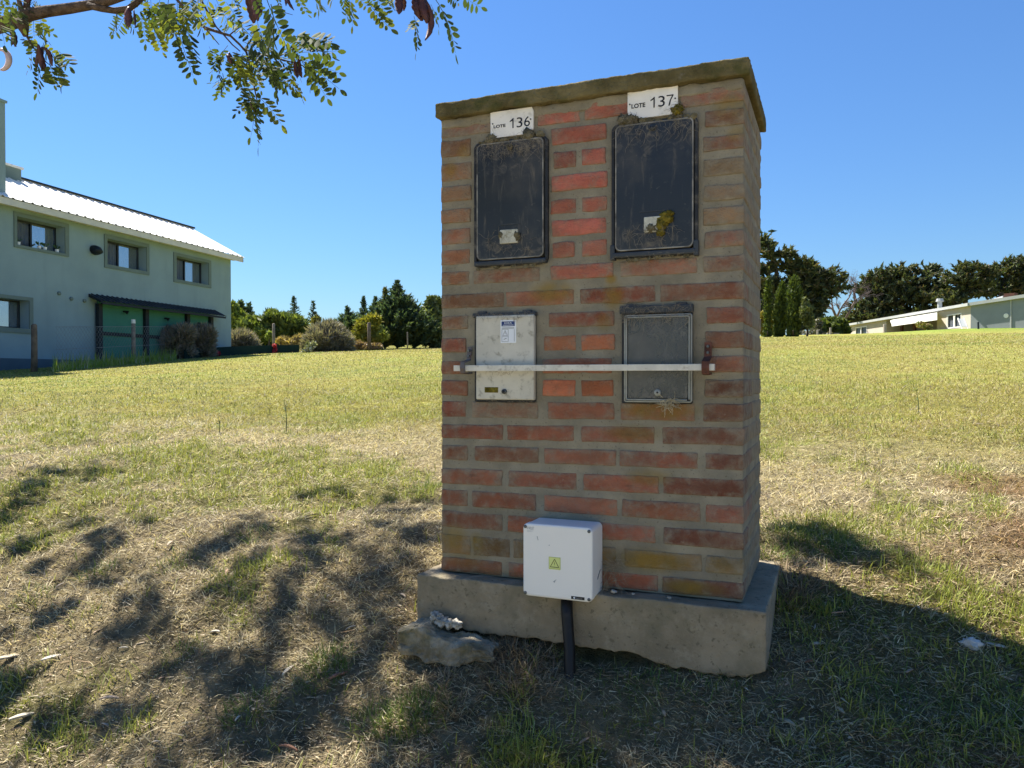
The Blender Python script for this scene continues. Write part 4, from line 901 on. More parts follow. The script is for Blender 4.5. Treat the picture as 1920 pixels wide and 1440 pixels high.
obj('coping', (V2, Fc), M_COPING, pillar, smooth=True)
# mortar lip under the coping
V, Fc = lattice(.002, W-.002, -.006, .02, HT-.026, HT+.008, .006, 60, 2, 1, .006, 30, 8); obj('mortar_lip', (V, Fc), M_MORTAR, pillar, smooth=True)
V, Fc = lattice(-.060, 1.041, -.066, .588, -.167, -.004, .004, 90, 14, 50, .0022, 40, 5)
V2 = []
for x, y, z in V:
    if z < -.12:
        dz = -.026*max(0, min(1, (x-.66)/.12))-.006*mnoise.noise(Vector((x*17, y*9, 0)))-.008*mnoise.noise(Vector((x*45, y*20, 0)))
        z += dz*(-.12-z)/.047*1.0
        if x > .97: z += .02*max(0, (x-.99)/.05)*(-.12-z)/.05
    if z > -.02: z += .004*mnoise.noise(Vector((x*9, y*9, 4)))
    V2.append((x, y, z))
obj('plinth', (V2, Fc), M_PLINTH, pillar, smooth=True)
V, Fc = blob((.90, .05, -.195), (.15, .09, .03), 3, .3, 3, 4); obj('rough_footing', (V, Fc), M_RUBBLE, pillar, smooth=True)
V, Fc = blob((.55, .3, -.21), (.45, .2, .06), 3, .3, 3, 6); obj('rough_footing', (V, Fc), M_RUBBLE, pillar, smooth=True)
def wrect(tl, tr, br, bl, y=0.0):
    q = [at_y(*p, y) for p in (tl, tr, br, bl)]
    return (q[0][0]+q[3][0])/2, (q[1][0]+q[2][0])/2, (q[2][2]+q[3][2])/2, (q[0][2]+q[1][2])/2
def strands(region, n_, seed, L=(.01, .05), y=(-.012, -.03), rad=.00042, grav=.6, curl=1.0):
    """dry straw and cobweb threads: region = (x0,x1,z0,z1)"""
    R_ = random.Random(seed); mb = MB()
    for _ in range(n_):
        p = Vector((R_.uniform(region[0], region[1]), R_.uniform(y[1], y[0]), R_.uniform(region[2], region[3]))); a = R_.uniform(0, 6.28); l = R_.uniform(*L)
        d = Vector((math.cos(a), R_.uniform(-.25, .1), math.sin(a)-grav)).normalized(); pts = [p]
        for k in range(4):
            d = (d+Vector((R_.uniform(-.6, .6)*curl, R_.uniform(-.2, .2), R_.uniform(-.6, .4)*curl))).normalized(); pts.append(pts[-1]+d*l/4)
            if pts[-1].y > -.009: pts[-1].y = -.009
        mb.tube(pts, [rad, rad, rad*.9, rad*.8, rad*.5], 3, caps=False)
    return mb
M_WEB = plain('dusty_cobweb', (.27, .22, .15), .9, .1, var=.3, vscale=60)
# upper covers
M_DUSTHILITE = plain('dusty_highlight_rim', (.24, .225, .19), .6, .3, var=.4, vscale=30, dirt=((.02, .02, .02), 14, .8))  # pale ring paints the panel's edge highlight along with its dust line
def cover(tl, tr, br, bl, label, nm, seed):
    x0, x1, z0, z1 = wrect(tl, tr, br, bl, -.012); t_ = thing('meter_cover', label, 'meter cover', (( x0+x1)/2, -.01, z0), 'smoky covers of the upper meter niches')
    obj('frame', ring(x0, x1, z0, z1, .022, .011, .004, -.014, .003), M_RUBBER, t_, smooth=False)
    pm = dusty('smoky_cover_'+nm, (.017, .018, .0185), (.25, .21, .15), .34, z1-.02, z0+.02, .95, .35).mat
    pn = obj('smoky_panel', plate(x0+.012, x1-.010, z0+.020, z1-.006, .018, .002, -.020, .006), pm, t_, smooth=False)
    obj('dusty_highlight_rim', ring(x0+.0135, x1-.0115, z0+.0215, z1-.0075, -.0 or .017, .0040, -.012, -.0207, .0008), M_DUSTHILITE, t_)
    obj('bottom_rail', plate(x0+.004, x1-.004, z0+.002, z0+.018, .004, .002, -.022, .004), M_TRIM, t_)
    for xx in (x0-.003, x1-.012):
        if nm == 'b': obj('corner_clip', plate(xx, xx+.015, z0-.004, z0+.042, .003, .003, -.02, .003), M_TRIM, t_)
    return t_, pm, (x0, x1, z0, z1)
ca, pma, ra = cover((890,268), (1028,253), (1026,493), (887,503), 'smoky meter cover under the lot 136 sign', 'a', 1)
cb, pmb, rb_ = cover((1150,234), (1307,214), (1310,476), (1143,487), 'larger smoky meter cover under the lot 137 sign, with yellow moss', 'b', 2)
# raised lip and resin window with its stuck label
a = at_y(936, 422, -.02); b = at_y(975, 419, -.02); mb = MB(); mb.box((a[0], -.0225, a[2]-.001), (b[0], -.0195, a[2]+.0015)); obj('ridge', mb, M_TRIM, ca)
x0, x1, z0, z1 = wrect((938,432), (972,429), (971,455), (938,458), -.02); obj('stuck_label', plate(x0, x1, z0, z1, .003, -.019, -.026, .002), M_PANELW, ca)
V, Fc = blob((x0+.004, -.024, (z0+z1)/2+.004), (.010, .006, .012), 2, .5, 3, 2); mo = obj('moss', (V, Fc), M_CLUMP, ca, smooth=True)
V, Fc = blob((x1-.002, -.024, (z0+z1)/2), (.009, .006, .015), 2, .5, 3, 3); obj('moss', (V, Fc), M_CLUMP, ca, smooth=True)
mb = MB(); p = at_y(956, 275, -.02); mb.tube([(p[0], -.019, p[2]), (p[0], -.026, p[2])], [.011, .009], 14); obj('lock', mb, M_CLUMP, ca, smooth=True)
mb = MB(); mb.tube([(p[0]+.001, -.0255, p[2]), (p[0]+.001, -.0268, p[2])], .004, 10); obj('lock_hole', mb, M_INK, ca)
mb = MB(); p = at_y(1223, 239, -.02); mb.tube([(p[0], -.019, p[2]), (p[0], -.026, p[2])], [.010, .009], 14); obj('lock', mb, M_TRIM, cb, smooth=True)
for dx in (-.004, .004): mb = MB(); mb.tube([(p[0]+dx, -.0255, p[2]), (p[0]+dx, -.0268, p[2])], .0024, 8); obj('lock_hole', mb, M_INK, cb)
a = at_y(1199, 398, -.02); b = at_y(1250, 393, -.02); mb = MB(); mb.box((a[0], -.0225, a[2]-.001), (b[0], -.0195, a[2]+.0015)); obj('ridge', mb, M_TRIM, cb)
x0, x1, z0, z1 = wrect((1208,409), (1240,404), (1240,434), (1208,437), -.02); obj('stuck_label', plate(x0, x1, z0, z1, .003, -.019, -.027, .002), M_PANELW, cb)
for px, py, rx, rz_, s in ((1248,408,.020,.017,1), (1240,420,.016,.018,2), (1238,436,.012,.010,3), (1256,400,.010,.009,4)):
    p = at_y(px, py, -.024); V, Fc = blob((p[0], -.024, p[2]), (rx, .009, rz_), 3, .45, 3.5, s); obj('moss', (V, Fc), M_MOSS, cb, smooth=True)
p = at_y(1222, 428, -.02); V, Fc = blob((p[0], -.026, p[2]), (.014, .006, .012), 3, .5, 4, 9); obj('mud', (V, Fc), M_CLUMP, cb, smooth=True)
for r_, t_, sd in ((ra, ca, 1), (rb_, cb, 2)):
    x0, x1, z0, z1 = r_; mb = strands((x0+.03, x1-.01, z1-.05, z1-.008), 130 if sd == 1 else 70, sd, y=(-.022, -.034)); m2 = strands((x0+.05, x1-.05, z0+.05, z0+.10), 60, sd+5, (.012, .04), y=(-.022, -.03))
    q = len(mb.v); mb.v += m2.v; mb.f += [tuple(i+q for i in f_) for f_ in m2.f]; m2 = strands((x0, x1, z0-.012, z0+.01), 50, sd+9, (.006, .025)); q = len(mb.v); mb.v += m2.v; mb.f += [tuple(i+q for i in f_) for f_ in m2.f]
    o = obj('cobweb', mb, M_WEB, t_); tag(o, kind='stuff')
# lot signs
def letter(tx, x0, x1, z0, z1, y, pl):
    if tx == 'LOTE': obj('lettering', text_mesh(tx, x0, x1, z0, z1, y, bold=.03), M_INK, pl); return
    w_ = (x1-x0)/3.05; h_ = z1-z0; st = w_*.15
    for i, ch in enumerate(tx):
        a = x0+i*(w_*1.03); 
        if ch == '1':
            c = a+w_*.62; mb = MB(); mb.add([(c-st*.55, y, z0), (c+st*.55, y, z0), (c+st*.55, y, z1), (c-st*.2, y, z1), (c-st*.55, y, z1-h_*.06), (a+w_*.17, y, z1-h_*.25), (a+w_*.17, y, z1-h_*.37), (c-st*.55, y, z1-h_*.23)], [(0, 1, 2, 3, 4, 7), (4, 5, 6, 7)])
            obj('lettering', mb, M_INK, pl)
        elif ch == '7':
            mb = MB(); mb.add([(a+w_*.08, y, z1-h_*.11), (a+w_*.08, y, z1), (a+w_*.92, y, z1), (a+w_*.92, y, z1-h_*.09), (a+w_*.62, y, z1-h_*.5), (a+w_*.46, y, z0), (a+w_*.29, y, z0), (a+w_*.45, y, z1-h_*.52), (a+w_*.74, y, z1-h_*.11)], [(0, 8, 3, 2, 1), (8, 7, 4, 3), (7, 6, 5, 4)])
            obj('lettering', mb, M_INK, pl)
        else: obj('lettering', text_mesh(ch, a+w_*.1, a+w_*.9, z0, z1, y), M_INK, pl)
def sign(tl, tr, br, bl, num, lr, nr, label, seed):
    q = [at_y(*p, -.010) for p in (tl, tr, br, bl)]; x0, x1 = (q[0][0]+q[3][0])/2, (q[1][0]+q[2][0])/2; z0, z1 = (q[2][2]+q[3][2])/2, (q[0][2]+q[1][2])/2
    t_ = thing('lot_sign', label, 'sign', ((x0+x1)/2, -.008, z0), 'lot number signs')
    ch = .011; P_ = [(x0+ch*.7, z0), (x1-ch*1.6, z0+.001), (x1-.001, z0+ch*1.3), (x1, z1-.012), (x1-.006, z1), (x0, z1), (x0+.0005, z0+ch*1.4)] if seed == 1 else [(x0+ch*.8, z0), (x1, z0), (x1, z1-.001), (x0, z1), (x0, z0+ch*1.8)]
    mb = MB(); k = len(P_); mb.add([(x, -.012, z) for x, z in P_]+[(x, -.004, z) for x, z in P_], [tuple(range(k)), tuple(range(2*k-1, k-1, -1))]+[(i, k+i, k+(i+1) % k, (i+1) % k) for i in range(k)])
    pl = obj('plate', mb, M_SIGN, t_)
    for tx, rr in (('LOTE', lr), (num, nr)):
        a = at_y(rr[0], rr[3], -.0125); b = at_y(rr[1], rr[2], -.0125); letter(tx, a[0], b[0], a[2], b[2], -.0128, pl)
    for px, py in ((tl[0]+5, (tl[1]+bl[1])/2-3), (tr[0]-5, (tr[1]+br[1])/2-2)):
        p = at_y(px, py, -.0125); mb = MB(); mb.tube([(p[0], -.0115, p[2]), (p[0], -.0145, p[2])], .0022, 8); obj('screw', mb, M_INK, pl)
    return x0, x1, z0, z1
r1 = sign((919,211), (1000,201), (1001,250), (921,260), '136', (925.5,948,232,241), (953.5,995,217,241.5), 'white sign reading LOTE 136 with chipped corners', 1)
r2 = sign((1176,173), (1271,160), (1271,213), (1178,225), '137', (1184,1210,192,204), (1217,1264,176.5,203), 'white sign reading LOTE 137, the higher of the two lot signs', 2)
for (x, z, s, mt, lab, i) in ((r1[0]+.002, r1[2]-.004, .017, M_CLUMP, 'small mud clump at the lower left corner of the LOTE 136 sign', 1), (r1[1]-.016, r1[2]-.006, .021, M_CLUMP, 'straw and mud clump at the lower right corner of the lot 136 sign', 2),
                      (r2[0]-.006, r2[2]-.004, .023, M_CLUMP, 'large mud clump between the left brick and the LOTE 137 sign corner', 3), (r2[0]+.022, r2[2]+.001, .010, M_CLUMP, 'small mud lump on the lower edge of the lot 137 sign', 4), (r2[1]-.002, r2[2]+.010, .017, M_MOSS, 'yellow moss lump at the lower right corner of the lot 137 sign', 5)):
    V, Fc = blob((x, -.013, z), (s, .010, s*.9), 3, .5, 3.5, i); o = obj('nest_clump', (V, Fc), mt, smooth=True); tag(o, lab, 'mud clump')
    mb = strands((x-s, x+s, z-s, z+s), 30, 40+i, (.008, .03), y=(-.016, -.026)); st_ = obj('straw', mb, M_WEB, o); tag(st_, kind='stuff')
RK = random.Random(23)
for (x0, x1, z0, z1), t_ in ((ra, ca), (rb_, cb)):
    mb = MB()
    for q in range(16):
        x = x0+.02+(x1-x0-.03)*RK.random(); s = RK.uniform(.004, .010); V, Fc = blob((x, -.014, z1+RK.uniform(-.012, .004)), (s*1.3, .006, s), 2, .5, 3.5, q); mb.add(V, Fc)
    for q in range(9):
        x = x0+(x1-x0)*RK.random(); s = RK.uniform(.003, .007); V, Fc = blob((x, -.012, z0+RK.uniform(-.006, .004)), (s*1.4, .006, s), 2, .5, 3.5, q+40); mb.add(V, Fc)
    tag(obj('nest_dirt', mb, M_CLUMP, t_), kind='stuff')
# lower left meter box with grey-white door
x0, x1, z0, z1 = wrect((887,590), (1006,582), (1004,753), (888,755), -.01)
t_ = thing('meter_box', 'closed meter box with dirty cream door and blue-headed label', 'meter box', ((x0+x1)/2, -.01, z0))
obj('frame', ring(x0+.003, x1-.003, z0, z1-.004, .005, .014, .004, -.008, .002), M_RUBBER, t_)
obj('back', plate(x0+.006, x1-.006, z0+.004, z1-.008, .004, .006, .0015, .001), M_INK, t_)
obj('hinge_bar', plate(x0-.001, x1+.001, z1-.014, z1, .003, .002, -.017, .003), M_TRIM, t_)
for xx in (x0+.016, x1-.046): obj('hinge_tab', plate(xx, xx+.030, z1-.004, z1+.006, .002, .003, -.012, .002), M_TRIM, t_)
d0, d1, e0, e1 = wrect((893,594), (1002,588), (1001,750), (892,749), -.02)
door = obj('door', plate(d0, d1, e0, e1, .004, -.006, -.022, .004), M_DOOR, t_)
mb = MB(); a = at_y(900, 598, -.022); b = at_y(980, 596, -.022); mb.box((a[0], -.0235, a[2]-.001), (b[0]+.02, -.0215, a[2]+.0012)); obj('ridge', mb, M_DOOR, door)
l0, l1, m0, m1 = wrect((938,601), (967,599), (968,642), (939,644), -.023)
lab = obj('label', plate(l0, l1, m0, m1, .001, -.0218, -.0232, .0003), M_PAPER, door); w_ = l1-l0; h_ = m1-m0
mb = MB(); mb.box((l0+w_*.07, -.0238, m1-h_*.27), (l1-w_*.08, -.0233, m1-h_*.06)); obj('label_header', mb, M_BLUEINK, door)
obj('lettering', text_mesh('EDEA', l0+w_*.26, l1-w_*.26, m1-h_*.17, m1-h_*.09, -.0241), M_PAPER, door)
mb = MB(); mb.box((l0+w_*.15, -.0242, m1-h_*.235), (l1-w_*.15, -.0239, m1-h_*.215)); obj('label_line', mb, M_PAPER, door)
mb = MB()
for zz in (.325, .36): mb.box((l0+w_*.08, -.0238, m1-h_*(zz+.018)), (l1-w_*.1, -.0234, m1-h_*zz))
for q in (.08, .49, .88): mb.box((l0+w_*q, -.0238, m0+h_*.06), (l0+w_*(q+.025), -.0234, m1-h_*.40))
for zz in (.40, .72, .93): mb.box((l0+w_*.105, -.0238, m1-h_*(zz+.015)), (l0+w_*.49, -.0234, m1-h_*zz))
cx = l0+w_*.30; zc = m1-h_*.57; s_ = w_*.15
for A, B in (((cx-s_, zc-s_), (cx, zc+s_*1.1)), ((cx, zc+s_*1.1), (cx+s_, zc-s_)), ((cx-s_, zc-s_), (cx+s_, zc-s_)), ((cx, zc+s_*.4), (cx, zc-s_*.4))):
    mb.tube([(A[0], -.0236, A[1]), (B[0], -.0236, B[1])], .0007, 4)
mb.tube([(cx-s_*.6, -.0236, m1-h_*.84), (cx+s_*.6, -.0236, m1-h_*.80)], .0012, 4)
obj('label_print', mb, M_GREYINK, door)
a = at_y(909, 736, -.022); b = at_y(934, 726, -.022); obj('yellow_tape', plate(a[0], b[0], a[2], b[2], .001, -.0215, -.0235, .0005), M_MOSS, door)
p = at_y(946, 734, -.022); mb = MB(); mb.tube([(p[0], -.021, p[2]), (p[0], -.030, p[2])], [.0085, .0075], 16); lk = obj('lock', mb, M_SCREW, door, smooth=True); mb = MB(); mb.tube([(p[0], -.0295, p[2]), (p[0], -.0306, p[2])], .0045, 12); obj('lock_hole', mb, M_INK, door)
o = obj('cobweb', strands((x0, x1, z1-.02, z1+.004), 90, 61, (.006, .03), y=(-.02, -.03)), M_WEB, t_); tag(o, kind='stuff')
o = obj('dry_bits', strands((x0+.05, x1, z0-.012, z0+.004), 70, 62, (.005, .02), y=(-.01, -.02)), M_WEB, t_); tag(o, kind='stuff')
# lower right meter box, clear cover
x0, x1, z0, z1 = wrect((1162,577), (1298,567), (1300,756), (1165,758), -.01)
t_ = thing('meter_box', 'meter box with dusty clear ribbed cover showing the meter inside', 'meter box', ((x0+x1)/2, -.01, z0))
obj('frame', ring(x0+.003, x1-.001, z0, z1-.004, .006, .013, .004, -.008, .002), M_RUBBER, t_)
obj('back', plate(x0+.008, x1-.008, z0+.008, z1-.012, .004, .006, .0015, .001), M_INK, t_)
obj('hinge_bar', plate(x0-.002, x1+.001, z1-.024, z1, .003, .002, -.016, .003), M_TRIM, t_)
for xx in (x0+.016, x1-.05): obj('hinge_tab', plate(xx, xx+.032, z1-.004, z1+.006, .002, .003, -.012, .002), M_TRIM, t_)
M_MGREY = plain('meter_grey', (.62, .62, .58), .6, .3); M_MDARK = plain('meter_dark', (.045, .055, .05), .5, .4)
c0, c1 = x0+(x1-x0)*.27, x0+(x1-x0)*.78
mt = obj('meter', plate(c0, c1, z0+.045, z1-.04, .006, 0.0012, -.011, .003), M_MGREY, t_)
obj('meter_window', plate(c0+.012, c1-.012, z0+.105, z0+.150, .003, -.0105, -.013, .001), M_MDARK, mt)
obj('blue_tag', plate(c0+.022, c0+.056, z1-.098, z1-.080, .001, -.0105, -.0125, .0005), plain('blue_tag', (.02, .28, .75), .5), mt)
obj('red_tag', plate(c0+.022, c0+.058, z1-.076, z1-.050, .001, -.0105, -.0125, .0005), plain('red_tag', (.6, .03, .05), .5), mt)
mb = MB(); mb.tube([((c0+c1)/2-.004, -.0125, z0+.126), ((c0+c1)/2-.004, -.0145, z0+.126)], [.011, .010], 14); obj('dial', mb, M_MGREY, mt, smooth=True)
n = dusty('dusty_clear_cover', (.10, .10, .092), (.28, .25, .19), .25, z1-.02, z0+.03, 1.0); tr = n.node('BsdfTransparent'); tr.inputs[0].default_value = (.9, .92, .92, 1); ms = n.node('MixShader')
n.put(ms.inputs[0], n.step(n.noise(14, 6, .65), .3, .75, .34, .14)); n.t.links.new(n.b.outputs[0], ms.inputs[1]); n.t.links.new(tr.outputs[0], ms.inputs[2]); n.t.links.new(ms.outputs[0], n.out.inputs[0]); M_CLEAR = n.mat
d0, d1, e0, e1 = wrect((1169,592), (1297,586), (1297,753), (1170,756), -.022)
cv = obj('clear_cover', plate(d0+.011, d1-.011, e0+.011, e1-.002, .004, -.016, -.021, .003), M_CLEAR, t_)
M_RIB = plain('ribbed_clear_edge', (.36, .36, .31), .35, .4, var=.15, dirt=((.14, .12, .08), 30, .5))
for q, yy in ((0, -.020), (.0055, -.0235)): obj('cover_rim', ring(d0+q, d1-q, e0+q, e1-q, .007, .0042, -.006, yy, .0014), M_RIB, cv)
p = at_y(1233, 736, -.022); mb = MB(); mb.tube([(p[0], -.020, p[2]), (p[0], -.031, p[2])], [.0105, .009], 16); obj('lock', mb, M_RIB, cv, smooth=True); mb = MB(); mb.tube([(p[0]+.001, -.0305, p[2]), (p[0]+.001, -.0318, p[2])], .0035, 10); obj('lock_hole', mb, M_INK, cv)
p = at_y(1290, 750, -.022); mb = MB(); mb.tube([(p[0], -.022, p[2]), (p[0], -.0255, p[2])], .003, 8); obj('screw', mb, M_INK, cv)
o = obj('cobweb', strands((x0, x1, z1-.05, z1+.002), 150, 71, (.01, .05), y=(-.02, -.032)), M_WEB, t_); tag(o, kind='stuff')
o = obj('dry_straw', strands((p[0]-.075, p[0]-.035, z0-.012, z0+.02), 50, 72, (.01, .035), y=(-.026, -.032), rad=.0009), M_STRAW, t_); tag(o, kind='stuff')
# locking bar and its two brackets
YB = -.048; a = at_y(853, 690.5, YB); b = at_y(1340, 688.5, YB); h_ = .0095
t_ = thing('locking_bar', 'white steel locking bar running across both lower meter boxes', 'bar', (a[0], YB, a[2]))
mb = MB(); k = 24
for i in range(k):
    f0, f1 = i/k, (i+1)/k; A = a+(b-a)*f0; B = a+(b-a)*f1
    if i == 0: mb.quad((A[0], YB+h_, A[2]-h_), (A[0], YB-h_, A[2]-h_), (A[0], YB-h_, A[2]+h_), (A[0], YB+h_, A[2]+h_))
    if i == k-1: mb.quad((B[0], YB-h_, B[2]-h_), (B[0], YB+h_, B[2]-h_), (B[0], YB+h_, B[2]+h_), (B[0], YB-h_, B[2]+h_))
    g = .0009
    for (y0, z0_), (y1, z1_) in (((-h_, -h_+g), (-h_, h_-g)), ((-h_+g, h_), (h_-g, h_)), ((h_, h_-g), (h_, -h_+g)), ((h_-g, -h_), (-h_+g, -h_)), ((-h_, h_-g), (-h_+g, h_)), ((-h_+g, -h_), (-h_, -h_+g)), ((h_-g, h_), (h_, h_-g)), ((h_, -h_+g), (h_-g, -h_))):
        mb.quad((A[0], YB+y0, A[2]+z0_), (B[0], YB+y0, B[2]+z0_), (B[0], YB+y1, B[2]+z1_), (A[0], YB+y1, A[2]+z1_))
bar = obj('bar', mb, M_BAR, t_)
o = obj('dry_straw', strands((a[0]+.11, a[0]+.2, a[2]-.014, a[2]-.006), 26, 81, (.006, .02), y=(-.03, -.05)), M_WEB, t_); tag(o, kind='stuff')
def bracket(px, ztop, wd_, mat, label, lean):
    p = at_y(px, 690, YB); zt = at_y(px, ztop, -.004)[2]; zb = p[2]; prof = [(-.006, zt), (-.008, zt-.02), (-.016 if lean else -.014, zt-.045*1), (YB-.012, zb+.016), (YB-.0145, zb), (YB-.012, zb-.013), (-.03, zb-.016), (-.006, zb-.014)]
    th = .004; mb = MB(); up = []; 
    for i, (y, z) in enumerate(prof):
        y2, z2 = prof[min(i+1, len(prof)-1)]; y1, z1_ = prof[max(i-1, 0)]; ty, tz = y2-y1, z2-z1_; L = math.hypot(ty, tz); ny, nz = -tz/L, ty/L
        up.append((y, z, y-ny*th, z-nz*th))
    vs = []
    for y, z, y2, z2 in up: vs += [(p[0]-wd_, y, z), (p[0]+wd_, y, z), (p[0]+wd_, y2, z2), (p[0]-wd_, y2, z2)]
    fs = []
    for i in range(len(up)-1):
        for q in range(4): fs.append((4*i+q, 4*i+(q+1) % 4, 4*(i+1)+(q+1) % 4, 4*(i+1)+q))
    fs += [(3, 2, 1, 0), tuple(4*(len(up)-1)+q for q in range(4))]
    mb.add(vs, fs); t_ = thing('bracket', label, 'bracket', (p[0], -.006, zt), 'brackets of the locking bar'); obj('strap', mb, mat, t_)
    for dz in (.012, .030):
        mb = MB(); mb.tube([(p[0], -.010, zt-dz), (p[0], -.020, zt-dz)], [.0055, .0035], 8); obj('screw', mb, M_SCREW, t_)
    return p
bracket(871, 651, .0075, M_BRKT, 'grey bent bracket holding the left end of the locking bar', True)
pr = bracket(1324, 642, .0105, M_RUST, 'rusty bracket with screws holding the right end of the locking bar', False)
# junction box
bx0, bx1, bz0, bz1 = .339, .559, -.016, .205
t_ = thing('junction_box', 'white plastic junction box with yellow warning label at the foot of the pillar', 'junction box', ((bx0+bx1)/2, -.06, bz0))
obj('body', plate(bx0+.002, bx1-.002, bz0+.002, bz1-.002, .014, -.009, -.092, .002, n=6), M_WHITEBOX, t_)
lid = obj('lid', plate(bx0, bx1, bz0, bz1, .016, -.0935, -.121, .006, n=6), M_WHITEBOX, t_)
obj('seal', plate(bx0+.004, bx1-.004, bz0+.004, bz1-.004, .013, -.0915, -.0937, .0005, n=6), M_GREYINK, t_)
for x in (bx0+.0085, bx1-.0105):
    for z in (bz0+.0095, bz1-.0105):
        mb = MB(); mb.tube([(x, -.1205, z), (x, -.1222, z)], [.0052, .0048], 14); sc = obj('screw', mb, M_SCREW, lid, smooth=True)
YL = -.1212
def jp(px, py): p = at_y(px, py, -.121); return p[0], p[2]
l0, l1, m0, m1 = wrect((1029,1044), (1051,1045), (1051,1069), (1029,1067), -.121)
st_ = obj('warning_label', plate(l0, l1, m0, m1, .0012, YL+.0004, YL-.0006, .0002), M_YELLOW, lid)
mb = MB(); cx, cz = (l0+l1)/2, (m0+m1)/2; s_ = (l1-l0)*.36; th = .0009; yy = YL-.0008
tri = [(cx-s_, cz-s_*.85), (cx+s_, cz-s_*.85), (cx, cz+s_*.95)]
for i in range(3):
    A, B = tri[i], tri[(i+1) % 3]; mb.tube([(A[0], yy, A[1]), (B[0], yy, B[1])], th, 4)
mb.add([(cx+.0008, yy-.0006, cz+s_*.45), (cx-.0016, yy-.0006, cz-.0005), (cx, yy-.0006, cz-.0002), (cx-.0010, yy-.0006, cz-s_*.6), (cx+.0018, yy-.0006, cz+.0006), (cx+.0003, yy-.0006, cz+.0004)], [(0, 1, 2, 5), (3, 4, 5, 2)])
q = .0011
for A, B in (((l0+q, m0+q*2.2), (l1-q, m0+q*2.2)), ((l1-q, m0+q*2.2), (l1-q, m1-q)), ((l1-q, m1-q), (l0+q, m1-q)), ((l0+q, m1-q), (l0+q, m0+q*2.2))): mb.tube([(A[0], yy, A[1]), (B[0], yy, B[1])], .0003, 4)
obj('warning_symbol', mb, plain('olive_ink', (.07, .075, .012), .6), lid)
l0, l1, m0, m1 = wrect((1071,1117.5), (1096,1120), (1096,1125.5), (1071,1123), -.121); obj('brand_plate', plate(l0, l1, m0, m1, .0004, YL+.0004, YL-.0006, .0002), M_INK, lid)
obj('lettering', text_mesh('Genrod', l0+(l1-l0)*.34, l1-(l1-l0)*.18, m0+(m1-m0)*.22, m1-(m1-m0)*.25, YL-.0008), M_GREYINK, lid)
mb = MB(); mb.tube([(l0+(l1-l0)*.23, YL-.0003, (m0+m1)/2), (l0+(l1-l0)*.23, YL-.0009, (m0+m1)/2)], (m1-m0)*.32, 12); obj('brand_mark', mb, M_PAPER, lid)
a = jp(988, 992); b = jp(1001.5, 988); obj('lettering', text_mesh('B. NOLLET', a[0], b[0], a[1], b[1], YL-.0003), M_GREYINK, lid)
mb = MB()
for k in range(3): c = jp(988+k*.2, 994.2+k*1.1); mb.box((c[0], YL-.0004, c[1]-.0004), (c[0]+.022-.004*k, YL-.0002, c[1]))
obj('small_print', mb, plain('pale_grey_ink', (.42, .42, .43), .6), lid)
mb = MB()
for A, B, r_ in (((1007,1005), (1009,1013), .0007), ((1037,1091), (1043,1087), .0006), ((1039,1092), (1041,1090), .0009), ((1029,1022), (1030.5,1022.5), .0009)):
    a = jp(*A); b = jp(*B); mb.tube([(a[0], YL, a[1]), (b[0], YL, b[1])], r_, 4)
obj('scratch', mb, plain('scuff', (.28, .28, .29), .7), lid)
mb = MB(); X = bx1-.0015
for (ya, za), (yb_, zb_) in (((-.06, .045), (-.035, .062)), ((-.062, .04), (-.055, .047))): mb.tube([(X, ya, za), (X, yb_, zb_)], .0012, 4)
obj('scratch', mb, plain('dark_scuff', (.08, .08, .085), .7), t_)
# conduit
p0 = at_y(1062, 1128, -.075); p1 = at_y(1070, 1306, -.150)
t_ = thing('conduit', 'thick black plastic conduit dropping from the junction box into the grass', 'conduit', tuple(p1))
mb = MB(); pts = [np.array([p0[0], -.075, bz0+.006]), p0*.85+p1*.15, p0*.5+p1*.5+np.array([.002, .004, 0]), p1*.8+p0*.2, p1+np.array([.004, -.012, -.06])]; mb.tube(pts, [.0175, .0175, .0172, .0172, .017], 16); obj('pipe', mb, M_PIPE, t_, smooth=True)
# webs and dirt beside the junction box
o = obj('dry_straw', strands((bx1, bx1+.06, -.002, .10), 70, 91, (.02, .06), y=(-.012, -.04), rad=.0007), M_WEB); tag(o, 'cobweb and dry straw caught between junction box and bricks', 'straw', kind='stuff')
for px, py, s, i in ((1151, 1109, .009, 1), (1187, 1107, .005, 2), (1255, 1124, .006, 3)):
    p = at_y(px, py, -.04); V, Fc = blob((p[0], -.04, .002), (s, s*.8, s*.6), 2, .4, 3, i); tag(obj('mortar_crumb', (V, Fc), M_PALESTONE), {1: 'white mortar crumb on the plinth beside the junction box', 2: 'small grey crumb on the plinth right of the white one', 3: 'grey crumb farthest right on the front ledge of the plinth'}[i], 'crumb', 'mortar crumbs on the plinth')
# broken concrete at the left end
def broken():
    V, Fc = lattice(-.155, .150, -.06, .055, -.055, .028, .012, 34, 9, 12, .004, 60, 3); a = at_y(845, 1205, -.125); out = []
    for x, y, z in V:
        e = 1-.35*max(0, abs(x)-.09)/.06; q = Vector((x*13, y*13, z*13)); w_ = mnoise.noise_vector(q)*.016+mnoise.noise_vector(q*2.4)*.009+mnoise.noise_vector(q*6)*.005
        z2 = z*e-.09*max(0, x)*.55+(.022*max(0, min(1, (-x-.03)/.05))*(1 if z > 0 else 0)); t_ = 1-.3*max(0, x)/.15
        if z < 0: z2 += max(0, .03-abs(x+.03))*.25
        out.append((a[0]+x+w_.x, a[1]+y*t_+w_.y, a[2]+z2*t_+w_.z))
    return out, Fc
tag(obj('concrete_rubble', broken(), M_RUBBLE), 'mossy broken lump of concrete lying against the left end of the plinth', 'rubble')
a = at_y(838, 1167, -.10); mb = MB()
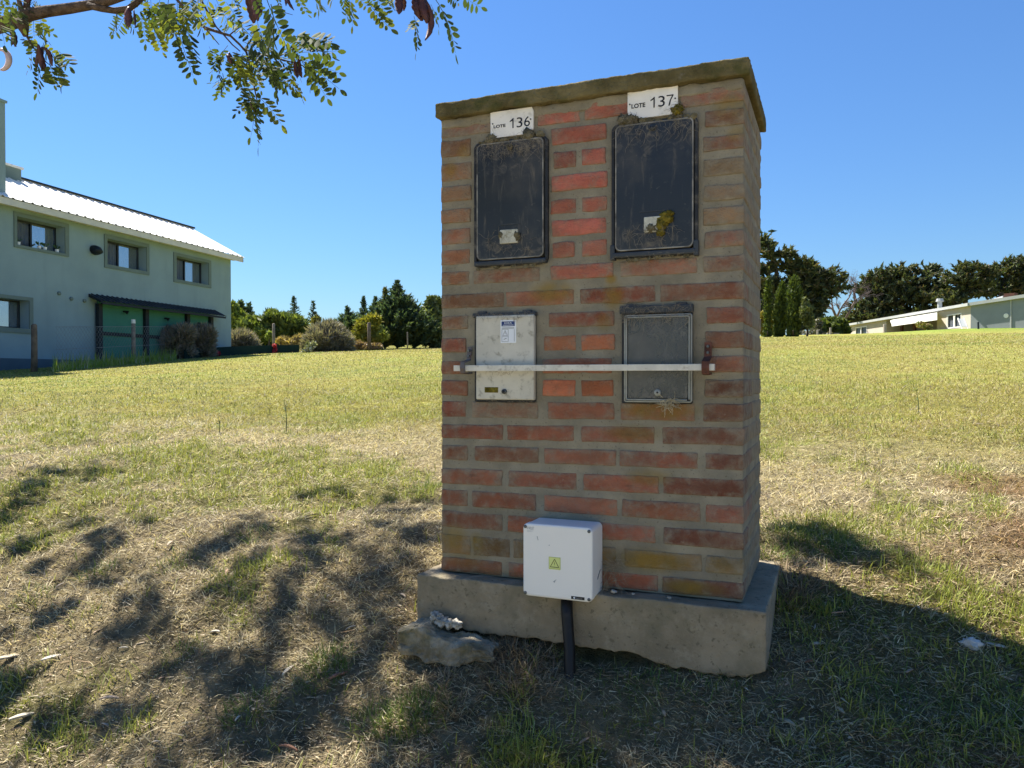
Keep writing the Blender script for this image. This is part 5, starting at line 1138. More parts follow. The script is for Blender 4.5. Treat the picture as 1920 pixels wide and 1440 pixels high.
for dx, dz, s, i in ((-.038, .012, .018, 1), (-.018, .0, .020, 2), (.008, -.002, .017, 3), (.034, -.001, .016, 4)):
    V, Fc = blob((a[0]+dx, -.10, a[2]+dz), (s*1.1, s, s*.85), 3, .5, 3, i); mb.add(V, Fc)
tag(obj('concrete_crumb', mb, M_PALESTONE, smooth=True), 'pale crumbled piece of cement resting on the broken lump', 'rubble')
p = gnd(1822, 1212); V, Fc = blob((p[0], p[1], p[2]+.006), (.028, .016, .016), 3, .35, 2, 7); tag(obj('stone', (V, Fc), plain('whitish_stone', (.52, .5, .45), .9, .1, var=.2, vscale=40, bump=.6), smooth=True), 'whitish stone at the edge of the pillar shadow on the right', 'stone')
# ------------------------------------------------------------------ grass
def blade_mesh(name, P, L, wdt, ang, lean, col, seg2, label, seed):
    """curved grass blades: base points P, length L, width, heading, lean from upright (rad), colour per blade"""
    n_ = len(P); R_ = np.random.default_rng(seed)
    h = np.stack([np.cos(ang), np.sin(ang), 0*ang], 1); sd = np.stack([-np.sin(ang), np.cos(ang), 0*ang], 1)
    tw = R_.normal(0, .5, n_); sd = sd*np.cos(tw)[:, None]; sd[:, 2] = np.sin(tw); sd *= (wdt*.5)[:, None]
    up = np.array([0, 0, 1.0])
    l0 = lean*.86; l1 = np.minimum(lean*1.12, 1.62); d0 = h*np.sin(l0)[:, None]+up*np.cos(l0)[:, None]; d1 = h*np.sin(l1)[:, None]+up*np.cos(l1)[:, None]
    if seg2:
        M_ = P+d0*(L*.5)[:, None]; Tp = M_+d1*(L*.5)[:, None]
        V = np.stack([P-sd, P+sd, M_-sd*.8, M_+sd*.8, Tp], 1); b = (np.arange(n_)*5)[:, None, None]
        T_ = (np.array([[0, 1, 3], [0, 3, 2], [2, 3, 4]])[None]+b).reshape(-1, 3); k = 5
    else:
        Tp = P+(d0+d1)*(L*.5)[:, None]; V = np.stack([P-sd, P+sd, Tp], 1); T_ = np.arange(3*n_).reshape(-1, 3); k = 3
    shade = np.ones((n_, k, 1))
    C_ = np.repeat(col[:, None, :], k, 1)*shade
    o = obj(name, (V.reshape(-1, 3), T_), M_GRASS, fast=True, cols=C_.reshape(-1, 3)); tag(o, label, 'grass', kind='stuff'); return o
def scatter(n_, d0, d1, power, seed, ang=.76):
    R_ = np.random.default_rng(seed); u = R_.random(n_)
    if abs(power-1) < 1e-6: d = d0*(d1/d0)**u
    else: a = 1-power; d = (d0**a+(d1**a-d0**a)*u)**(1/a)
    th = R_.uniform(-ang, ang, n_); f2 = CF.copy(); f2[2] = 0; f2 /= np.linalg.norm(f2); r2 = np.array([f2[1], -f2[0], 0])
    P = C+(f2*np.cos(th)[:, None]+r2*np.sin(th)[:, None])*d[:, None]; 
    inside = (P[:, 0] > -.05) & (P[:, 0] < 1.035) & (P[:, 1] > -.035) & (P[:, 1] < .58)
    P = P[~inside]; P[:, 2] = gz(P[:, 0], P[:, 1])-.003
    return P, R_
# 1 matted dry straw near by
P, R_ = scatter(330000, 1.25, 11, 1.25, 21); n_ = len(P); g, ru, fl = gmask(P[:, 0], P[:, 1])
dd = np.linalg.norm(P-C, axis=1)
bare = fbm(P[:, 0]*1.9+77, P[:, 1]*1.9+3, 4); keep = R_.random(n_) < np.clip((bare-.30)*6, .25, 1); P = P[keep]; n_ = len(P); g, ru, fl, dd = g[keep], ru[keep], fl[keep], dd[keep]
L = (.018+.04*R_.random(n_)**2)*(1+.10*np.clip(dd-2, 0, 8)); wd_ = (.0013+.0017*R_.random(n_))*(1+.22*np.clip(dd-2, 0, 9))
lean = R_.uniform(.85, 1.5, n_); col = STRAW*(1-fl[:, None])+FIELD*1.05*fl[:, None]
tone = (.5+.9*R_.random(n_)**1.2)[:, None]; pale = R_.random(n_)[:, None] < .10; col = np.where(pale, col*1.45, col)
greyb = (R_.random(n_)[:, None] < .22); col = np.where(greyb, np.array([.20, .165, .12]), col)
col = col*(1-ru[:, None])+np.array([.27, .135, .055])*ru[:, None]; gg = (R_.random(n_) < g*.45)[:, None]; col = np.where(gg, GREEN*1.1, col)
blade_mesh('dry_grass', P, L, wd_, R_.uniform(0, 6.283, n_), lean, col*tone, True, 'short matted straw-coloured grass around the pillar', 31)
P, R_ = scatter(95000, 1.25, 7, 1.35, 27); n_ = len(P); g, ru, fl = gmask(P[:, 0], P[:, 1]); P[:, 2] += R_.random(n_)*.012+.004; dd = np.linalg.norm(P-C, axis=1)
cl = np.array([(.60, .50, .32), (.50, .40, .25), (.36, .27, .17), (.20, .15, .10), (.55, .47, .30), (.30, .20, .11)])[R_.integers(0, 6, n_)]
cl = cl*(1-ru[:, None]*.7)+np.array([.34, .16, .06])*ru[:, None]*.7
blade_mesh('straw_litter', P, (.012+.022*R_.random(n_)**2)+np.where(R_.random(n_) < .04, .05, 0), (.0016+.0036*R_.random(n_)**2)*(1+.12*np.clip(dd-2, 0, 5)), R_.uniform(0, 6.283, n_), R_.uniform(1.42, 1.66, n_), cl*(.7+.5*R_.random(n_))[:, None], False, 'loose dry clippings and leaf litter lying on the turf', 37)
# 2 living green tufts near by
P, R_ = scatter(420000, 1.25, 12, 1.3, 22); g, ru, fl = gmask(P[:, 0], P[:, 1]); tuft = vnoise(P[:, 0]*16+3, P[:, 1]*16+9)*.6+vnoise(P[:, 0]*5+31, P[:, 1]*5+2)*.4
keep = R_.random(len(P)) < np.clip(g*1.3-.1, 0.03, 1)*np.clip((tuft-.38)*5, 0.02, 1)*.85
P = P[keep]; n_ = len(P); dd = np.linalg.norm(P-C, axis=1); fl = fl[keep]
L = (.022+.045*R_.random(n_)**1.5)*(1+.05*np.clip(dd-2, 0, 8)); wd_ = (.0018+.0022*R_.random(n_))*(1+.2*np.clip(dd-2, 0, 9)); lean = R_.uniform(.15, 1.15, n_)
col = GREEN*(1-fl[:, None])+np.array([.24, .26, .055])*fl[:, None]; mixy = R_.random(n_)[:, None]; col = col*(1-.3*mixy)+np.array([.25, .24, .07])*.3*mixy
print('green', n_); blade_mesh('green_grass', P, L, wd_, R_.uniform(0, 6.283, n_), lean, col*(.6+.8*R_.random(n_))[:, None], True, 'scattered tufts of living green grass among the straw', 32)
# 3 the field beyond
P, R_ = scatter(340000, 5.5, 62, 1.15, 23); g, ru, fl = gmask(P[:, 0], P[:, 1]); keep = R_.random(len(P)) < fl*.96+.04; P = P[keep]; g = g[keep]; n_ = len(P); dd = np.linalg.norm(P-C, axis=1)
L = (.018+.022*R_.random(n_))*(1+.02*dd); wd_ = (.0035+.0045*R_.random(n_))*(1+.15*np.clip(dd-5, 0, 60)); lean = R_.uniform(.4, 1.45, n_)
patch = fbm(P[:, 0]*.25+9, P[:, 1]*.25+4, 4)[:, None]; col = FIELD*1.05*(1-g[:, None])+np.array([.25, .28, .07])*g[:, None]; col = np.where(patch > .55, col*.5+np.array([.36, .28, .13])*.5, col)
band = np.exp(-((P[:, 1]-3.6-.5*np.sin(P[:, 0]*.7))/.55)**2)[:, None]*(fbm(P[:, 0]*.6, P[:, 1]*2, 3)[:, None] > .46); col = col*(1-.6*band)+np.array([.42, .33, .17])*.6*band; dg = (fbm(P[:, 0]*.35+50, P[:, 1]*.2+20, 3)[:, None] > .56); col = np.where(dg, col*np.array([.72, .92, .8]), col)
strawm = R_.random(n_)[:, None] < .25; col = np.where(strawm, np.array([.40, .335, .15]), col)
blade_mesh('field_grass', P, L, wd_, R_.uniform(0, 6.283, n_), lean, col*(.6+.75*R_.random(n_))[:, None], False, 'yellow green mown grass of the open field behind the pillar', 33)
# 4 coarse dry tufts by the plinth and a few green clumps
def tufts(name, spots, label, seed, cols, Lr, wr, lr):
    R_ = np.random.default_rng(seed); Ps = []; Ls = []; An = []
    for px, py, rad, cnt in spots:
        c = gnd(px, py); a = R_.uniform(0, 6.283, cnt); r_ = rad*R_.random(cnt)**.6; q = np.stack([c[0]+np.cos(a)*r_, c[1]+np.sin(a)*r_, 0*a], 1); q[:, 2] = gz(q[:, 0], q[:, 1])-.004
        ins = (q[:, 0] > -.055) & (q[:, 0] < 1.036) & (q[:, 1] > -.062) & (q[:, 1] < .58); q = q[~ins]; Ps.append(q); An.append(a[~ins]+R_.normal(0, .9, len(q)))
    P = np.concatenate(Ps); an = np.concatenate(An); n_ = len(P); cc = np.array(cols)[R_.integers(0, len(cols), n_)]*(.6+.7*R_.random(n_))[:, None]
    return blade_mesh(name, P, R_.uniform(*Lr, n_), R_.uniform(*wr, n_), an, R_.uniform(*lr, n_), cc, True, label, seed)
tufts('coarse_dry_grass', [(960,1215,.07,260), (1000,1205,.06,200), (1030,1215,.05,160), (930,1225,.06,160), (985,1240,.08,260), (955,1275,.08,320), (1000,1290,.07,180), (760,1215,.05,90), (860,1330,.05,140), (830,1290,.05,120), (790,1150,.05,110), (1480,1130,.07,200), (1470,1085,.06,160), (1500,1115,.08,200)],
      'tall coarse dry grass in front of the plinth beside the conduit', 41, [(.36, .27, .16), (.28, .2, .12), (.42, .33, .2), (.22, .15, .10)], (.03, .09), (.0018, .0032), (.5, 1.5))
tufts('coarse_green_grass', [(760,1355,.09,380), (800,1345,.08,260), (700,1360,.07,160), (470,1345,.08,200), (600,1270,.09,260), (620,1240,.07,160), (800,915,.10,180), (1480,1010,.12,330), (1540,1020,.14,420), (1600,1035,.12,260), (1450,1040,.08,160), (1700,1330,.12,260), (1880,1340,.14,320), (1250,1310,.14,100), (1180,1275,.09,70), (1130,1340,.12,90), (330,1060,.08,120), (180,1075,.08,120), (480,1010,.08,110), (1560,1165,.07,100), (1310,1300,.12,90), (1420,1310,.12,110), (60,1120,.08,110), (340,1230,.06,90)],
      'clumps of longer green grass near the pillar', 42, [(.10, .16, .03), (.15, .2, .04), (.19, .23, .06)], (.025, .065), (.002, .0034), (.35, 1.35))
# two thin weeds in the field, chips, pods and twigs on the turf
for px, py, h_, lab in ((537, 812, .26, 'thin weed stalk standing in the turf, nearer the pillar'), (412, 812, .16, 'shorter thin weed stalk in the turf farther left'), (1722, 775, .2, 'thin weed stalk in the field right of the pillar')):
    g = gnd(px, py); mb = MB(); tip = g+np.array([-.02, 0, h_]); mb.tube([g, (g+tip)/2+np.array([.01, 0, 0]), tip], [.004, .003, .0015], 5)
    o = obj('weed', mb, plain('weed_green', (.12, .16, .06), .8, .2)); tag(o, lab, 'weed'); lf = MB(); R_ = random.Random(px)
    for k in range(9):
        q = g+(tip-g)*R_.uniform(.2, 1); a = R_.uniform(0, 6.28); e = q+np.array([math.cos(a)*.035, math.sin(a)*.035, .02]); s_ = np.array([-math.sin(a), math.cos(a), 0])*.005; m_ = (q+e)/2; lf.add([q, m_-s_, e, m_+s_], [(0, 1, 2, 3)])
    obj('leaf', lf, o.data.materials[0], o)
def chip_mesh(k):
    R_ = random.Random(k); L = R_.uniform(.03, .06); w_ = L*R_.uniform(.12, .3); t_ = .003; bow = R_.uniform(.0, .006); vs = []; n_ = 6
    for i in range(n_+1):
        u = i/n_; x = (u-.5)*L; ww = w_*.5*(math.sin(math.pi*min(max(u, .06), .94)))**.6; z = bow*(1-(2*u-1)**2)
        vs += [(x, -ww, z), (x, ww, z), (x, ww, z+t_), (x, -ww, z+t_)]
    fs = [(4*i+q, 4*i+(q+1) % 4, 4*i+4+(q+1) % 4, 4*i+4+q) for i in range(n_) for q in range(4)]+[(3, 2, 1, 0), tuple(4*n_+q for q in range(4))]
    me = bpy.data.meshes.new('wood_chip'); me.from_pydata(vs, [], fs); me.materials.append(M_CHIP); return me
CM = [chip_mesh(k) for k in range(8)]
R_ = random.Random(8)
big = [(635,1275,1.9,(.30,.15,.10),.75,'reddish brown dry pod lying left of the rubble'), (540,1265,1.5,(.55,.48,.36),1.2,'pale split chip upright in the grass left of the brown pod'), (42,1352,2.0,(.5,.44,.32),.7,'long pale bark chip at the lower left corner'), (98,1240,1.3,(.52,.48,.4),.8,'pale grey chip in the sunlit turf at far left'),
       (540,1412,1.6,(.3,.16,.1),-.4,'reddish dry pod at the bottom edge'), (585,972,1.3,(.2,.15,.1),.4,'dark pod in the turf left of the pillar'), (15,1240,1.6,(.5,.42,.3),.7,'pale chip cut by the left frame edge'), (205,1318,1.6,(.5,.38,.27),.0,'tan chip lying flat in the lower left turf'), (320,1025,1.5,(.45,.36,.25),1.4,'upright tan chip in the dappled shade'), (1520,1250,1.2,(.22,.12,.07),.5,'brown leaf scrap in the pillar shadow'), (1475,1365,1.4,(.35,.3,.2),-.9,'straw piece in the deep shadow at the bottom right')]
for px, py, s, c, az, lab in big:
    g = gnd(px, py); o = bpy.data.objects.new('wood_chip', CM[R_.randrange(8)]); COL.objects.link(o); o.location = g+np.array([0, 0, .012]); o.scale = (s, s, s); o.rotation_euler = (R_.uniform(-.2, .2), R_.uniform(-.2, .2), YAW+az); o.color = (*c, 1); tag(o, lab, 'wood chip')
cnt = 0
while cnt < 70:
    px, py = R_.uniform(0, 1900), R_.uniform(930, 1430)
    if 770 < px < 1480 and py < 1260: continue
    g = gnd(px, py); cnt += 1; o = bpy.data.objects.new('wood_chip', CM[R_.randrange(8)]); COL.objects.link(o); s = R_.uniform(.4, .95); o.location = g+np.array([0, 0, .010]); o.scale = (s, s, s); o.rotation_euler = (R_.uniform(-.3, .3), R_.uniform(-.3, .3), R_.uniform(0, 6.28))
    q = R_.uniform(.7, 1.3); c = R_.choice([(.5, .4, .28), (.42, .3, .2), (.3, .2, .13), (.55, .48, .38)]); o.color = (c[0]*q, c[1]*q, c[2]*q, 1); tag(o, 'small dry wood chip scattered on the turf', 'wood chip', 'small wood chips on the turf')

# ------------------------------------------------------------------ the locust tree overhead
LC = [(.07, .095, .03), (.085, .11, .03), (.055, .078, .026), (.15, .165, .032)]
def compound(k, L=.16, pairs=7, big=.027):
    """one pinnate leaf along +X hanging towards -Z curve: rachis and oval leaflets"""
    R_ = random.Random(k); vs = []; fs = []; cl = []; c0 = LC[k % len(LC)]
    bend = R_.uniform(.1, .35); pt = lambda u: Vector((u*L, 0, -bend*L*u*u))
    for i in range(7):
        p = pt(i/6); r = .0014*(1-.6*i/6); b = len(vs)
        for j in range(3): a = 2.094*j; vs.append(p+Vector((0, math.cos(a)*r, math.sin(a)*r))); cl.append((.12, .13, .045))
        if i: fs += [(b-3+j, b-3+(j+1) % 3, b+(j+1) % 3, b+j) for j in range(3)]
    for i in range(pairs+1):
        u = .2+.8*i/pairs if i < pairs else 1.0
        for sgn in ((1, -1) if i < pairs else (0,)):
            if sgn and R_.random() < .06: continue
            o = pt(u); ll = big*R_.uniform(.85, 1.15)*(1-.35*abs(u-.5)); ww = ll*R_.uniform(.42, .55); t = R_.uniform(-.5, .25); sp = R_.uniform(1.0, 1.35)
            d = Vector((math.cos(sp), sgn*math.sin(sp), t*.5)).normalized() if sgn else Vector((1, 0, -.5)).normalized()
            s = d.cross(Vector((R_.uniform(-.3, .3), R_.uniform(-.3, .3), 1))).normalized(); nn = d.cross(s)
            b = len(vs); q = R_.uniform(.8, 1.2); cc = tuple(v*q for v in c0)
            o2 = o+d*.003
            prof = [(0, .0), (.18, .62), (.45, 1), (.75, .85), (.95, .35), (1.0, 0)]
            for uu, wf in prof: vs.append(o2+d*ll*uu)
            for uu, wf in prof[1:-1]: vs.append(o2+d*ll*uu+s*ww*.5*wf+nn*ww*.10*wf)
            for uu, wf in prof[1:-1]: vs.append(o2+d*ll*uu-s*ww*.5*wf+nn*ww*.10*wf)
            cl += [cc]*14
            for side in (6, 10):
                fs.append((b, b+1, b+side) if side == 6 else (b+1, b, b+side))
                for m in range(3): fs.append((b+1+m, b+2+m, b+side+1+m, b+side+m) if side == 6 else (b+2+m, b+1+m, b+side+m, b+side+1+m))
                fs.append((b+4, b+5, b+side+3) if side == 6 else (b+5, b+4, b+side+3))
    me = bpy.data.meshes.new('leaf'); me.from_pydata([tuple(v) for v in vs], [], fs); a = me.color_attributes.new('Col', 'FLOAT_COLOR', 'POINT')
    a.data.foreach_set('color', np.concatenate([np.array(cl), np.ones((len(cl), 1))], 1).astype(np.float32).ravel()); me.materials.append(M_LEAF); me.polygons.foreach_set('use_smooth', [True]*len(me.polygons)); return me
LM = [compound(k, .16, 8+k % 2, .036) for k in range(5)]+[compound(k+5, .16, 6, .047) for k in range(5)]+[compound(k+11, .16, 4, .062) for k in range(5)]
root = gnd(-420, 1180) if False else np.array([-3.25, -1.75, 0]); root[2] = float(gz(root[0], root[1]))
locust = thing('locust_tree', 'locust tree with feathery leaves and brown pods hanging into the upper left', 'tree', tuple(root))
RT_ = random.Random(3)
def frame(A, B, roll):
    """matrix placing a unit leaf from A towards B"""
    x = Vector(B-A); L = x.length; x.normalize(); z = Vector((math.cos(roll), math.sin(roll), .6)); y = z.cross(x).normalized(); z = x.cross(y)
    s = L/.16; return Matrix(((x.x*s, y.x*s, z.x*s, A[0]), (x.y*s, y.y*s, z.y*s, A[1]), (x.z*s, y.z*s, z.z*s, A[2]), (0, 0, 0, 1)))
PINV = Matrix.Translation(locust.location).inverted()
nleaf = 0
def leaf(A, B, k=None):
    global nleaf
    o = bpy.data.objects.new('leaf', LM[RT_.randrange(5)+(0 if np.linalg.norm(B-A) > .105 else (5 if np.linalg.norm(B-A) > .065 else 10))]); COL.objects.link(o); o.parent = locust; o.matrix_parent_inverse = PINV; o.matrix_basis = frame(A, B, RT_.uniform(0, 6.28)); nleaf += 1
LV = [(8,8,2,34,1.7),(18,3,26,62,1.8),(14,28,46,72,1.85),(46,64,62,96,1.95),(74,30,84,68,2),(66,44,97,62,2),(62,58,94,74,2),(58,70,64,100,2),(78,84,104,108,2),(70,112,80,172,2),(93,118,110,170,2),(98,100,133,152,1.9),(104,104,124,122,1.9),(58,98,66,130,2),(40,70,70,84,1.95),(30,10,52,44,2),(2,-8,16,30,1.8),(-6,40,14,66,1.8),(62,0,70,14,2.1),
 (218,24,226,62,2.1),(232,18,246,54,2.1),(262,22,278,80,2),(285,42,300,100,2),(334,58,354,128,2),(345,46,378,106,2),(302,-6,284,40,2.05),(316,-4,310,52,2),(331,-6,336,58,2),(300,18,321,66,2),(289,8,341,42,2.05),(322,16,300,62,2),(276,-4,270,32,2.05),(308,30,330,72,1.95),(296,36,318,70,1.95),(340,4,352,48,2),(326,30,346,64,2),(280,10,296,44,2),(312,12,322,64,1.9),(345,-5,330,34,2),(384,28,396,62,2),(370,-4,376,40,1.9),(392,-6,386,30,1.5),(404,-6,412,26,1.5),(360,-2,354,40,2),
 (404,92,398,132,2),(420,96,399,142,2),(418,138,426,172,2),(432,142,414,188,2),(404,8,411,42,2),(424,4,441,28,2),(430,24,441,56,2),(436,40,428,58,2),(446,40,470,70,2),
 (499,-4,531,84,1.62),(508,8,536,98,1.62),(482,38,494,92,1.8),(470,68,520,96,1.9),(500,92,536,98,1.9),(474,40,478,86,1.9),(512,60,548,84,1.8),(488,60,512,100,1.8),(456,78,500,96,2),(540,88,558,112,2),
 (552,80,612,74,2),(553,86,618,84,2),(564,98,628,95,2),(560,110,634,160,2),(566,116,612,178,2),(545,112,568,140,2),(530,96,566,112,2),
 (444,96,450,150,2),(448,130,454,186,2),(440,104,436,150,2),(452,108,462,160,2),(446,156,470,196,2),(458,176,482,226,2),(470,196,504,266,2),(478,174,532,224,2),(470,186,440,208,2),(456,188,472,216,2),(464,160,478,204,2),(474,200,484,246,2),(488,112,520,142,2),(495,116,542,176,2),(530,148,572,174,2),(476,134,492,168,2),(470,136,486,152,2),(480,96,512,118,2),(466,98,490,128,2),(460,104,476,132,2),(500,128,532,158,2),(540,138,574,170,2),(520,106,548,140,2),(470,108,448,134,2),(486,100,474,140,2),(505,104,498,140,2),(556,120,540,150,2),
 (638,-8,652,18,2),(654,-6,668,44,2),(688,0,727,60,2),(704,-6,726,28,2),(728,-8,733,18,2),(776,30,796,92,1.75),(784,34,770,62,1.75),(808,8,829,50,1.9),(812,-8,877,78,1.7),(864,-8,898,12,1.9),(840,-12,862,8,1.8),(556,-8,573,30,2.1),(600,-10,608,22,2.1),(620,-12,630,10,2.1),(668,-10,690,18,2.1),(690,-12,702,10,2),(660,0,656,30,2),(745,-10,740,12,2),(476,-6,492,30,1.8),(440,-8,452,18,1.9),(520,-10,528,16,1.9)]
for (x0, y0, x1, y1, d) in LV:
    d0 = d+RT_.uniform(-.08, .08); A = dep(x0, y0, d0); B = dep(x1, y1, d0+RT_.uniform(-.05, .05)); leaf(A, B)
    if d > 1.88 and x0 < 640 and RT_.random() < .42:
        d0 = d+RT_.uniform(-.12, .22); A = dep(x0+RT_.uniform(-14, 10), y0+RT_.uniform(-14, 4), d0); B = dep(x1+RT_.uniform(-26, 8), y1+RT_.uniform(-26, 0), d0+RT_.uniform(-.1, .1)); leaf(A, B)
# limbs in view
def pxtube(name, pts, d, parent=locust, mat=None, n_=9, wob=.012):
    P_ = [dep(p[0], p[1], d+RT_.uniform(-wob, wob)) for p in pts]; return obj(name, MB().tube(P_, [p[2] for p in pts], n_), mat or M_BARK, parent, smooth=True)
pxtube('branch', [(-140,80,.022),(-60,62,.021),(0,47,.0195),(28,39,.0185),(55,27,.0165),(88,21,.0145),(130,15.5,.0135),(170,9,.0125),(205,1,.0115),(245,-12,.010)], 2.0)
pxtube('branch', [(165,10,.009),(190,16,.0085),(215,20,.008),(240,17,.0085),(255,6,.008),(270,-8,.0075)], 2.0)
pxtube('branch', [(44,34,.009),(38,10,.006),(32,-12,.005)], 2.0); pxtube('branch', [(52,26,.011),(50,10,.008),(53,-12,.008)], 2.02); pxtube('branch', [(38,36,.017),(44,52,.013),(48,68,.006)], 1.98)
pxtube('twig', [(318,-16,.004),(345,14,.004),(362,34,.0042),(384,52,.004),(412,61,.0036),(432,67,.0032),(450,84,.003),(462,98,.0028),(470,130,.0022),(478,170,.0018),(488,215,.001)], 2.0, n_=6)
pxtube('twig', [(372,-10,.0025),(388,20,.0025),(405,50,.0022),(420,66,.002),(436,84,.0018),(450,96,.0015)], 2.0, n_=6); pxtube('twig', [(384,52,.002),(396,66,.0016),(411,84,.001)], 2.0, n_=6); pxtube('twig', [(430,66,.0018),(442,56,.0015),(455,48,.001)], 2.0, n_=6)
pxtube('twig', [(455,92,.0024),(500,104,.002),(545,116,.0016),(570,124,.001)], 2.02, n_=6); pxtube('twig', [(520,108,.0014),(548,92,.0012),(562,80,.0008)], 2.0, n_=6); pxtube('twig', [(48,64,.003),(62,88,.002),(76,108,.0018),(96,124,.001)], 1.98, n_=6); pxtube('twig', [(522,8,.0012),(535,24,.001),(549,28,.0006)], 2.0, n_=5)
pxtube('twig', [(640,-30,.003),(700,-14,.003),(790,-12,.003),(860,-14,.002)], 1.85, n_=6)
# pods
PODS = [(18,52,28,86,1.0),(26,60,22,84,.8),(72,84,86,134,1.1),(82,88,100,124,1.1),(68,94,70,134,.8),(78,86,78,130,1),(52,6,58,-20,1.2),(242,14,240,50,1.5),(253,20,254,50,.5),(462,-14,477,44,1.9),(472,-14,484,40,1.4),(484,-10,490,28,1.2),(424,100,434,122,.7),(430,98,440,122,.7),(447,134,456,146,.8),(552,112,557,148,.8),(559,110,567,146,.9),(562,112,563,140,.7),(538,-14,550,18,.6),(530,-14,536,10,.5),(744,-14,748,26,1.3),(752,-12,758,20,.9),(784,-14,790,40,2.1),(794,-14,800,44,1.7),(780,-12,786,34,1.3),(470,188,480,212,.7)]
def podmesh(A, B, w_, seed, curve=0.0):
    A, B = Vector(A), Vector(B); x = (B-A); L = x.length; x.normalize(); R_ = random.Random(seed); a = R_.uniform(-.5, .5); s = (Vector(CR)*math.cos(a)+Vector(CF)*math.sin(a)); s = (s-x*s.dot(x)).normalized(); nn = x.cross(s); vs = []; fs = []; n_ = 12
    for i in range(n_+1):
        u = i/n_; ww = w_*(math.sin(math.pi*min(max(u, .03), .985)))**.55*(1+.12*math.sin(i*2.2)); p = A+x*L*u+s*curve*4*u*(1-u)+nn*.003*math.sin(u*5+seed); th = .0016+.0012*(i % 2)
        vs += [p-s*ww*.5, p-nn*th, p+s*ww*.5, p+nn*th]
    fs = [(4*i+q, 4*i+(q+1) % 4, 4*i+4+(q+1) % 4, 4*i+4+q) for i in range(n_) for q in range(4)]+[(3, 2, 1, 0), tuple(4*n_+q for q in range(4))]
    return [tuple(v) for v in vs], fs
for i, (x0, y0, x1, y1, w_) in enumerate(PODS):
    d = 1.75 if x0 > 700 else (1.85 if 455 < x0 < 495 and y0 < 0 else 1.97); d += RT_.uniform(-.03, .03); obj('seed_pod', podmesh(dep(x0, y0, d), dep(x1, y1, d+RT_.uniform(-.02, .02)), .0145*w_, i, RT_.uniform(-.004, .004)), M_POD, locust, smooth=True)
obj('seed_pod', podmesh(dep(800, 4, 1.75), dep(797, 76, 1.75), .014, 77, .013), M_POD, locust, smooth=True)
# pale curled pod at the left frame edge
P_ = []
for i in range(15):
    a = math.radians(105-200*i/14); P_.append(dep(2+15*math.cos(a), 112-19*math.sin(a), 2.0))
mb = MB(); mb.tube(P_, [.002]+[.003+.0045*math.sin(math.pi*i/14) for i in range(1, 14)]+[.002], 6); mb.tube([dep(2, 93, 2), dep(-12, 70, 2), dep(-25, 55, 2.0)], .0015, 4); obj('seed_pod', mb, M_PALEPOD, locust, smooth=True)['label'] = 'pale pink curled pod'
# trunk, limbs and the rest of the crown: outside the picture, it throws the dappled shade
tk = [root-UP*.2, root+np.array([.03, .02, .7]), root+np.array([.10, .05, 1.5]), root+np.array([.12, .18, 2.6]), root+np.array([-.05, .35, 3.6]), root+np.array([-.2, .4, 4.8])]
obj('trunk', MB().tube(tk, [.15, .12, .11, .09, .06, .02], 12), M_BARK, locust, smooth=True)
lim0 = dep(-140, 80, 2.0); obj('limb', MB().tube([root+np.array([.10, .05, 1.45]), (root+np.array([.1, .05, 1.5])+lim0)/2+UP*.15, lim0], [.05, .035, .022], 9), M_BARK, locust, smooth=True)
shade = []   # (pixel on the turf, radius m, leaves)
for px, py, r_, k in ((60,935,.20,16),(10,960,.2,16),(130,900,.16,10),(190,880,.12,7),(150,985,.20,14),(60,1010,.22,18),(240,1015,.15,9),(340,1045,.18,11),(440,985,.12,7),(410,1015,.13,8),(505,1000,.13,8),(590,1030,.16,12),(620,1010,.13,9),(690,985,.18,14),(760,955,.2,18),(790,1000,.2,18),(720,1050,.2,18),(640,1060,.14,9),
   (20,1080,.18,13),(110,1080,.18,12),(200,1075,.16,10),(300,1110,.16,9),(150,1150,.18,11),(250,1170,.18,12),(350,1180,.14,8),(420,1130,.16,10),(520,1110,.16,10),(480,1200,.15,9),(60,1190,.16,8),(560,1190,.16,12),(640,1150,.17,13),(700,1120,.2,17),(330,1260,.18,12),(420,1290,.17,11),(250,1310,.16,10),(520,1290,.16,12),(600,1300,.18,15),(560,1340,.18,15),(660,1260,.15,10),(180,1370,.18,11),(300,1390,.18,12),(400,1400,.18,12),(480,1390,.18,14),(90,1410,.17,8),(690,1330,.14,8),(700,1410,.17,11),
   (800,1290,.16,14),(880,1290,.16,14),(900,1380,.18,17),(980,1340,.18,17),(1040,1400,.2,20),(960,1430,.18,15),(1100,1330,.18,17),(1180,1400,.22,22),(1060,1270,.15,13),(1290,1420,.2,20),(1400,1430,.2,20),(1240,1330,.17,15),(820,1420,.15,10),
   (1540,1015,.14,13),(1600,1035,.13,12),(1660,1055,.12,10),(1500,1000,.12,8),(1580,1050,.1,7),(1480,1040,.12,8),(-60,1000,.3,22),(-80,1150,.3,20),(-60,1300,.3,18),(700,1180,.15,10),(860,1240,.12,8),(1000,1260,.12,10),(640,930,.08,3),(560,1060,.1,6)):
    shade.append((px, py, r_, k))
CV = []; RS = random.Random(17); lobes = []
LEAFV = [(np.array([v.co[:] for v in m_.vertices]), [tuple(p.vertices) for p in m_.polygons], np.array([d_.color[:3] for d_ in m_.color_attributes['Col'].data])) for m_ in LM]
VV = []; FF = []; CC = []; off = 0; twg = MB(); nfar = 0
sub_ = []
for px, py, r_, k in shade:
    if px < 760 and py > 900:
        for _ in range(RS.choice([1, 2, 2, 3])): sub_.append((px+RS.gauss(0, 32), py+RS.gauss(0, 20), .045+.045*RS.random(), max(4, int(k*.45))))
    else: sub_.append((px, py, r_, k))
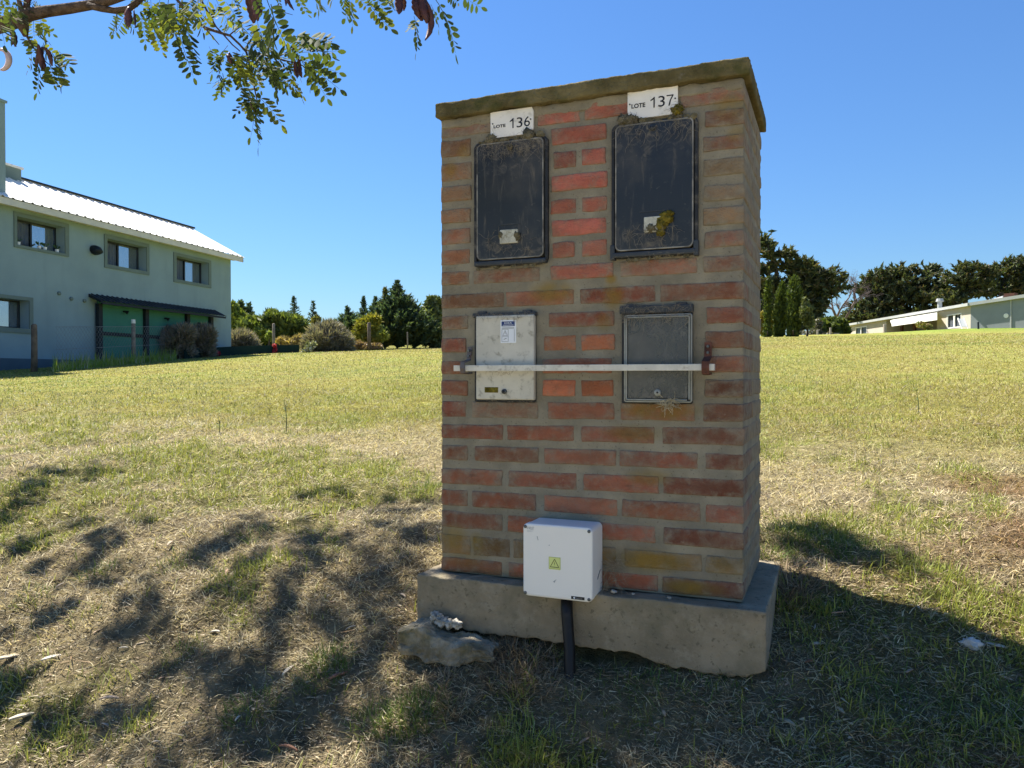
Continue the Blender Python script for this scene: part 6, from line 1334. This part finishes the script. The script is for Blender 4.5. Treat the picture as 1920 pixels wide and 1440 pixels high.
for px, py, r_, k in sub_:
    G = gnd(min(max(px, -200), 1915), py) if px >= 0 else gpt(px, 2.6); h = 1.6+RS.random()*.3
    while h < 7.5:
        P = G+SUN*(h/SUN[2]); x, y, z = proj(P); m_ = 70+r_*F/max(z, .3)*1.2
        if z < .25 or x < -m_ or y < -m_ or x > 1920+m_: break
        h += .12
    h += RS.random()*.2; P = G+SUN*(h/SUN[2]); lobes.append(P)
    ea = RS.uniform(0, 3.14); el = np.array([math.cos(ea), math.sin(ea), RS.uniform(-.3, .3)])*RS.uniform(.02, .11)
    for _ in range(int(k*2.2)):
        q = P+np.array([RS.gauss(0, .5), RS.gauss(0, .5), RS.gauss(0, .6)])*r_+el*RS.uniform(-1, 1); a = RS.uniform(0, 6.28); e = q+np.array([math.cos(a), math.sin(a), RS.uniform(-.9, .1)])*RS.uniform(.09, .13); q = q-(e-q)*.5; e = e-(e-q)*.33
        x, y, z = proj(q)
        if z > .2 and -30 < x < 1950 and -30 < y < 1440: continue
        M_ = np.array(frame(q, e, RS.uniform(0, 6.28))); V, Fc, cc = LEAFV[RS.randrange(len(LEAFV))]
        VV.append(V@M_[:3, :3].T+M_[:3, 3]); FF += [tuple(i+off for i in f_) for f_ in Fc]; CC.append(cc); off += len(V); nfar += 1
top = root+np.array([.0, .3, 3.2])
for P in lobes[::3]:
    x, y, z = proj((P+top)/2)
    mid = (P+top)/2+UP*.35
    bad = False
    for u in np.linspace(0, 1, 12):
        Q = top*(1-u)**2+2*mid*u*(1-u)+P*u*u; x, y, z = proj(Q)
        if z > .2 and -10 < x < 1930 and -10 < y < 1440: bad = True
    if not bad: twg.tube([top*(1-u)**2+2*mid*u*(1-u)+P*u*u for u in (0, .25, .5, .75, 1)], [.012, .008, .006, .004, .002], 4, caps=False)
o = obj('crown', (np.concatenate(VV), FF), M_LEAF, locust, cols=np.concatenate(CC)); tag(o, kind='stuff')
o = obj('limb', twg, M_BARK, locust); tag(o, kind='stuff')
print('leaves in view', nleaf, 'others', nfar)
tris = sum(sum(max(1, len(p.vertices)-2) for p in m_.polygons) if len(m_.polygons) < 50000 else len(m_.polygons) for m_ in bpy.data.meshes)
print('triangles', tris)
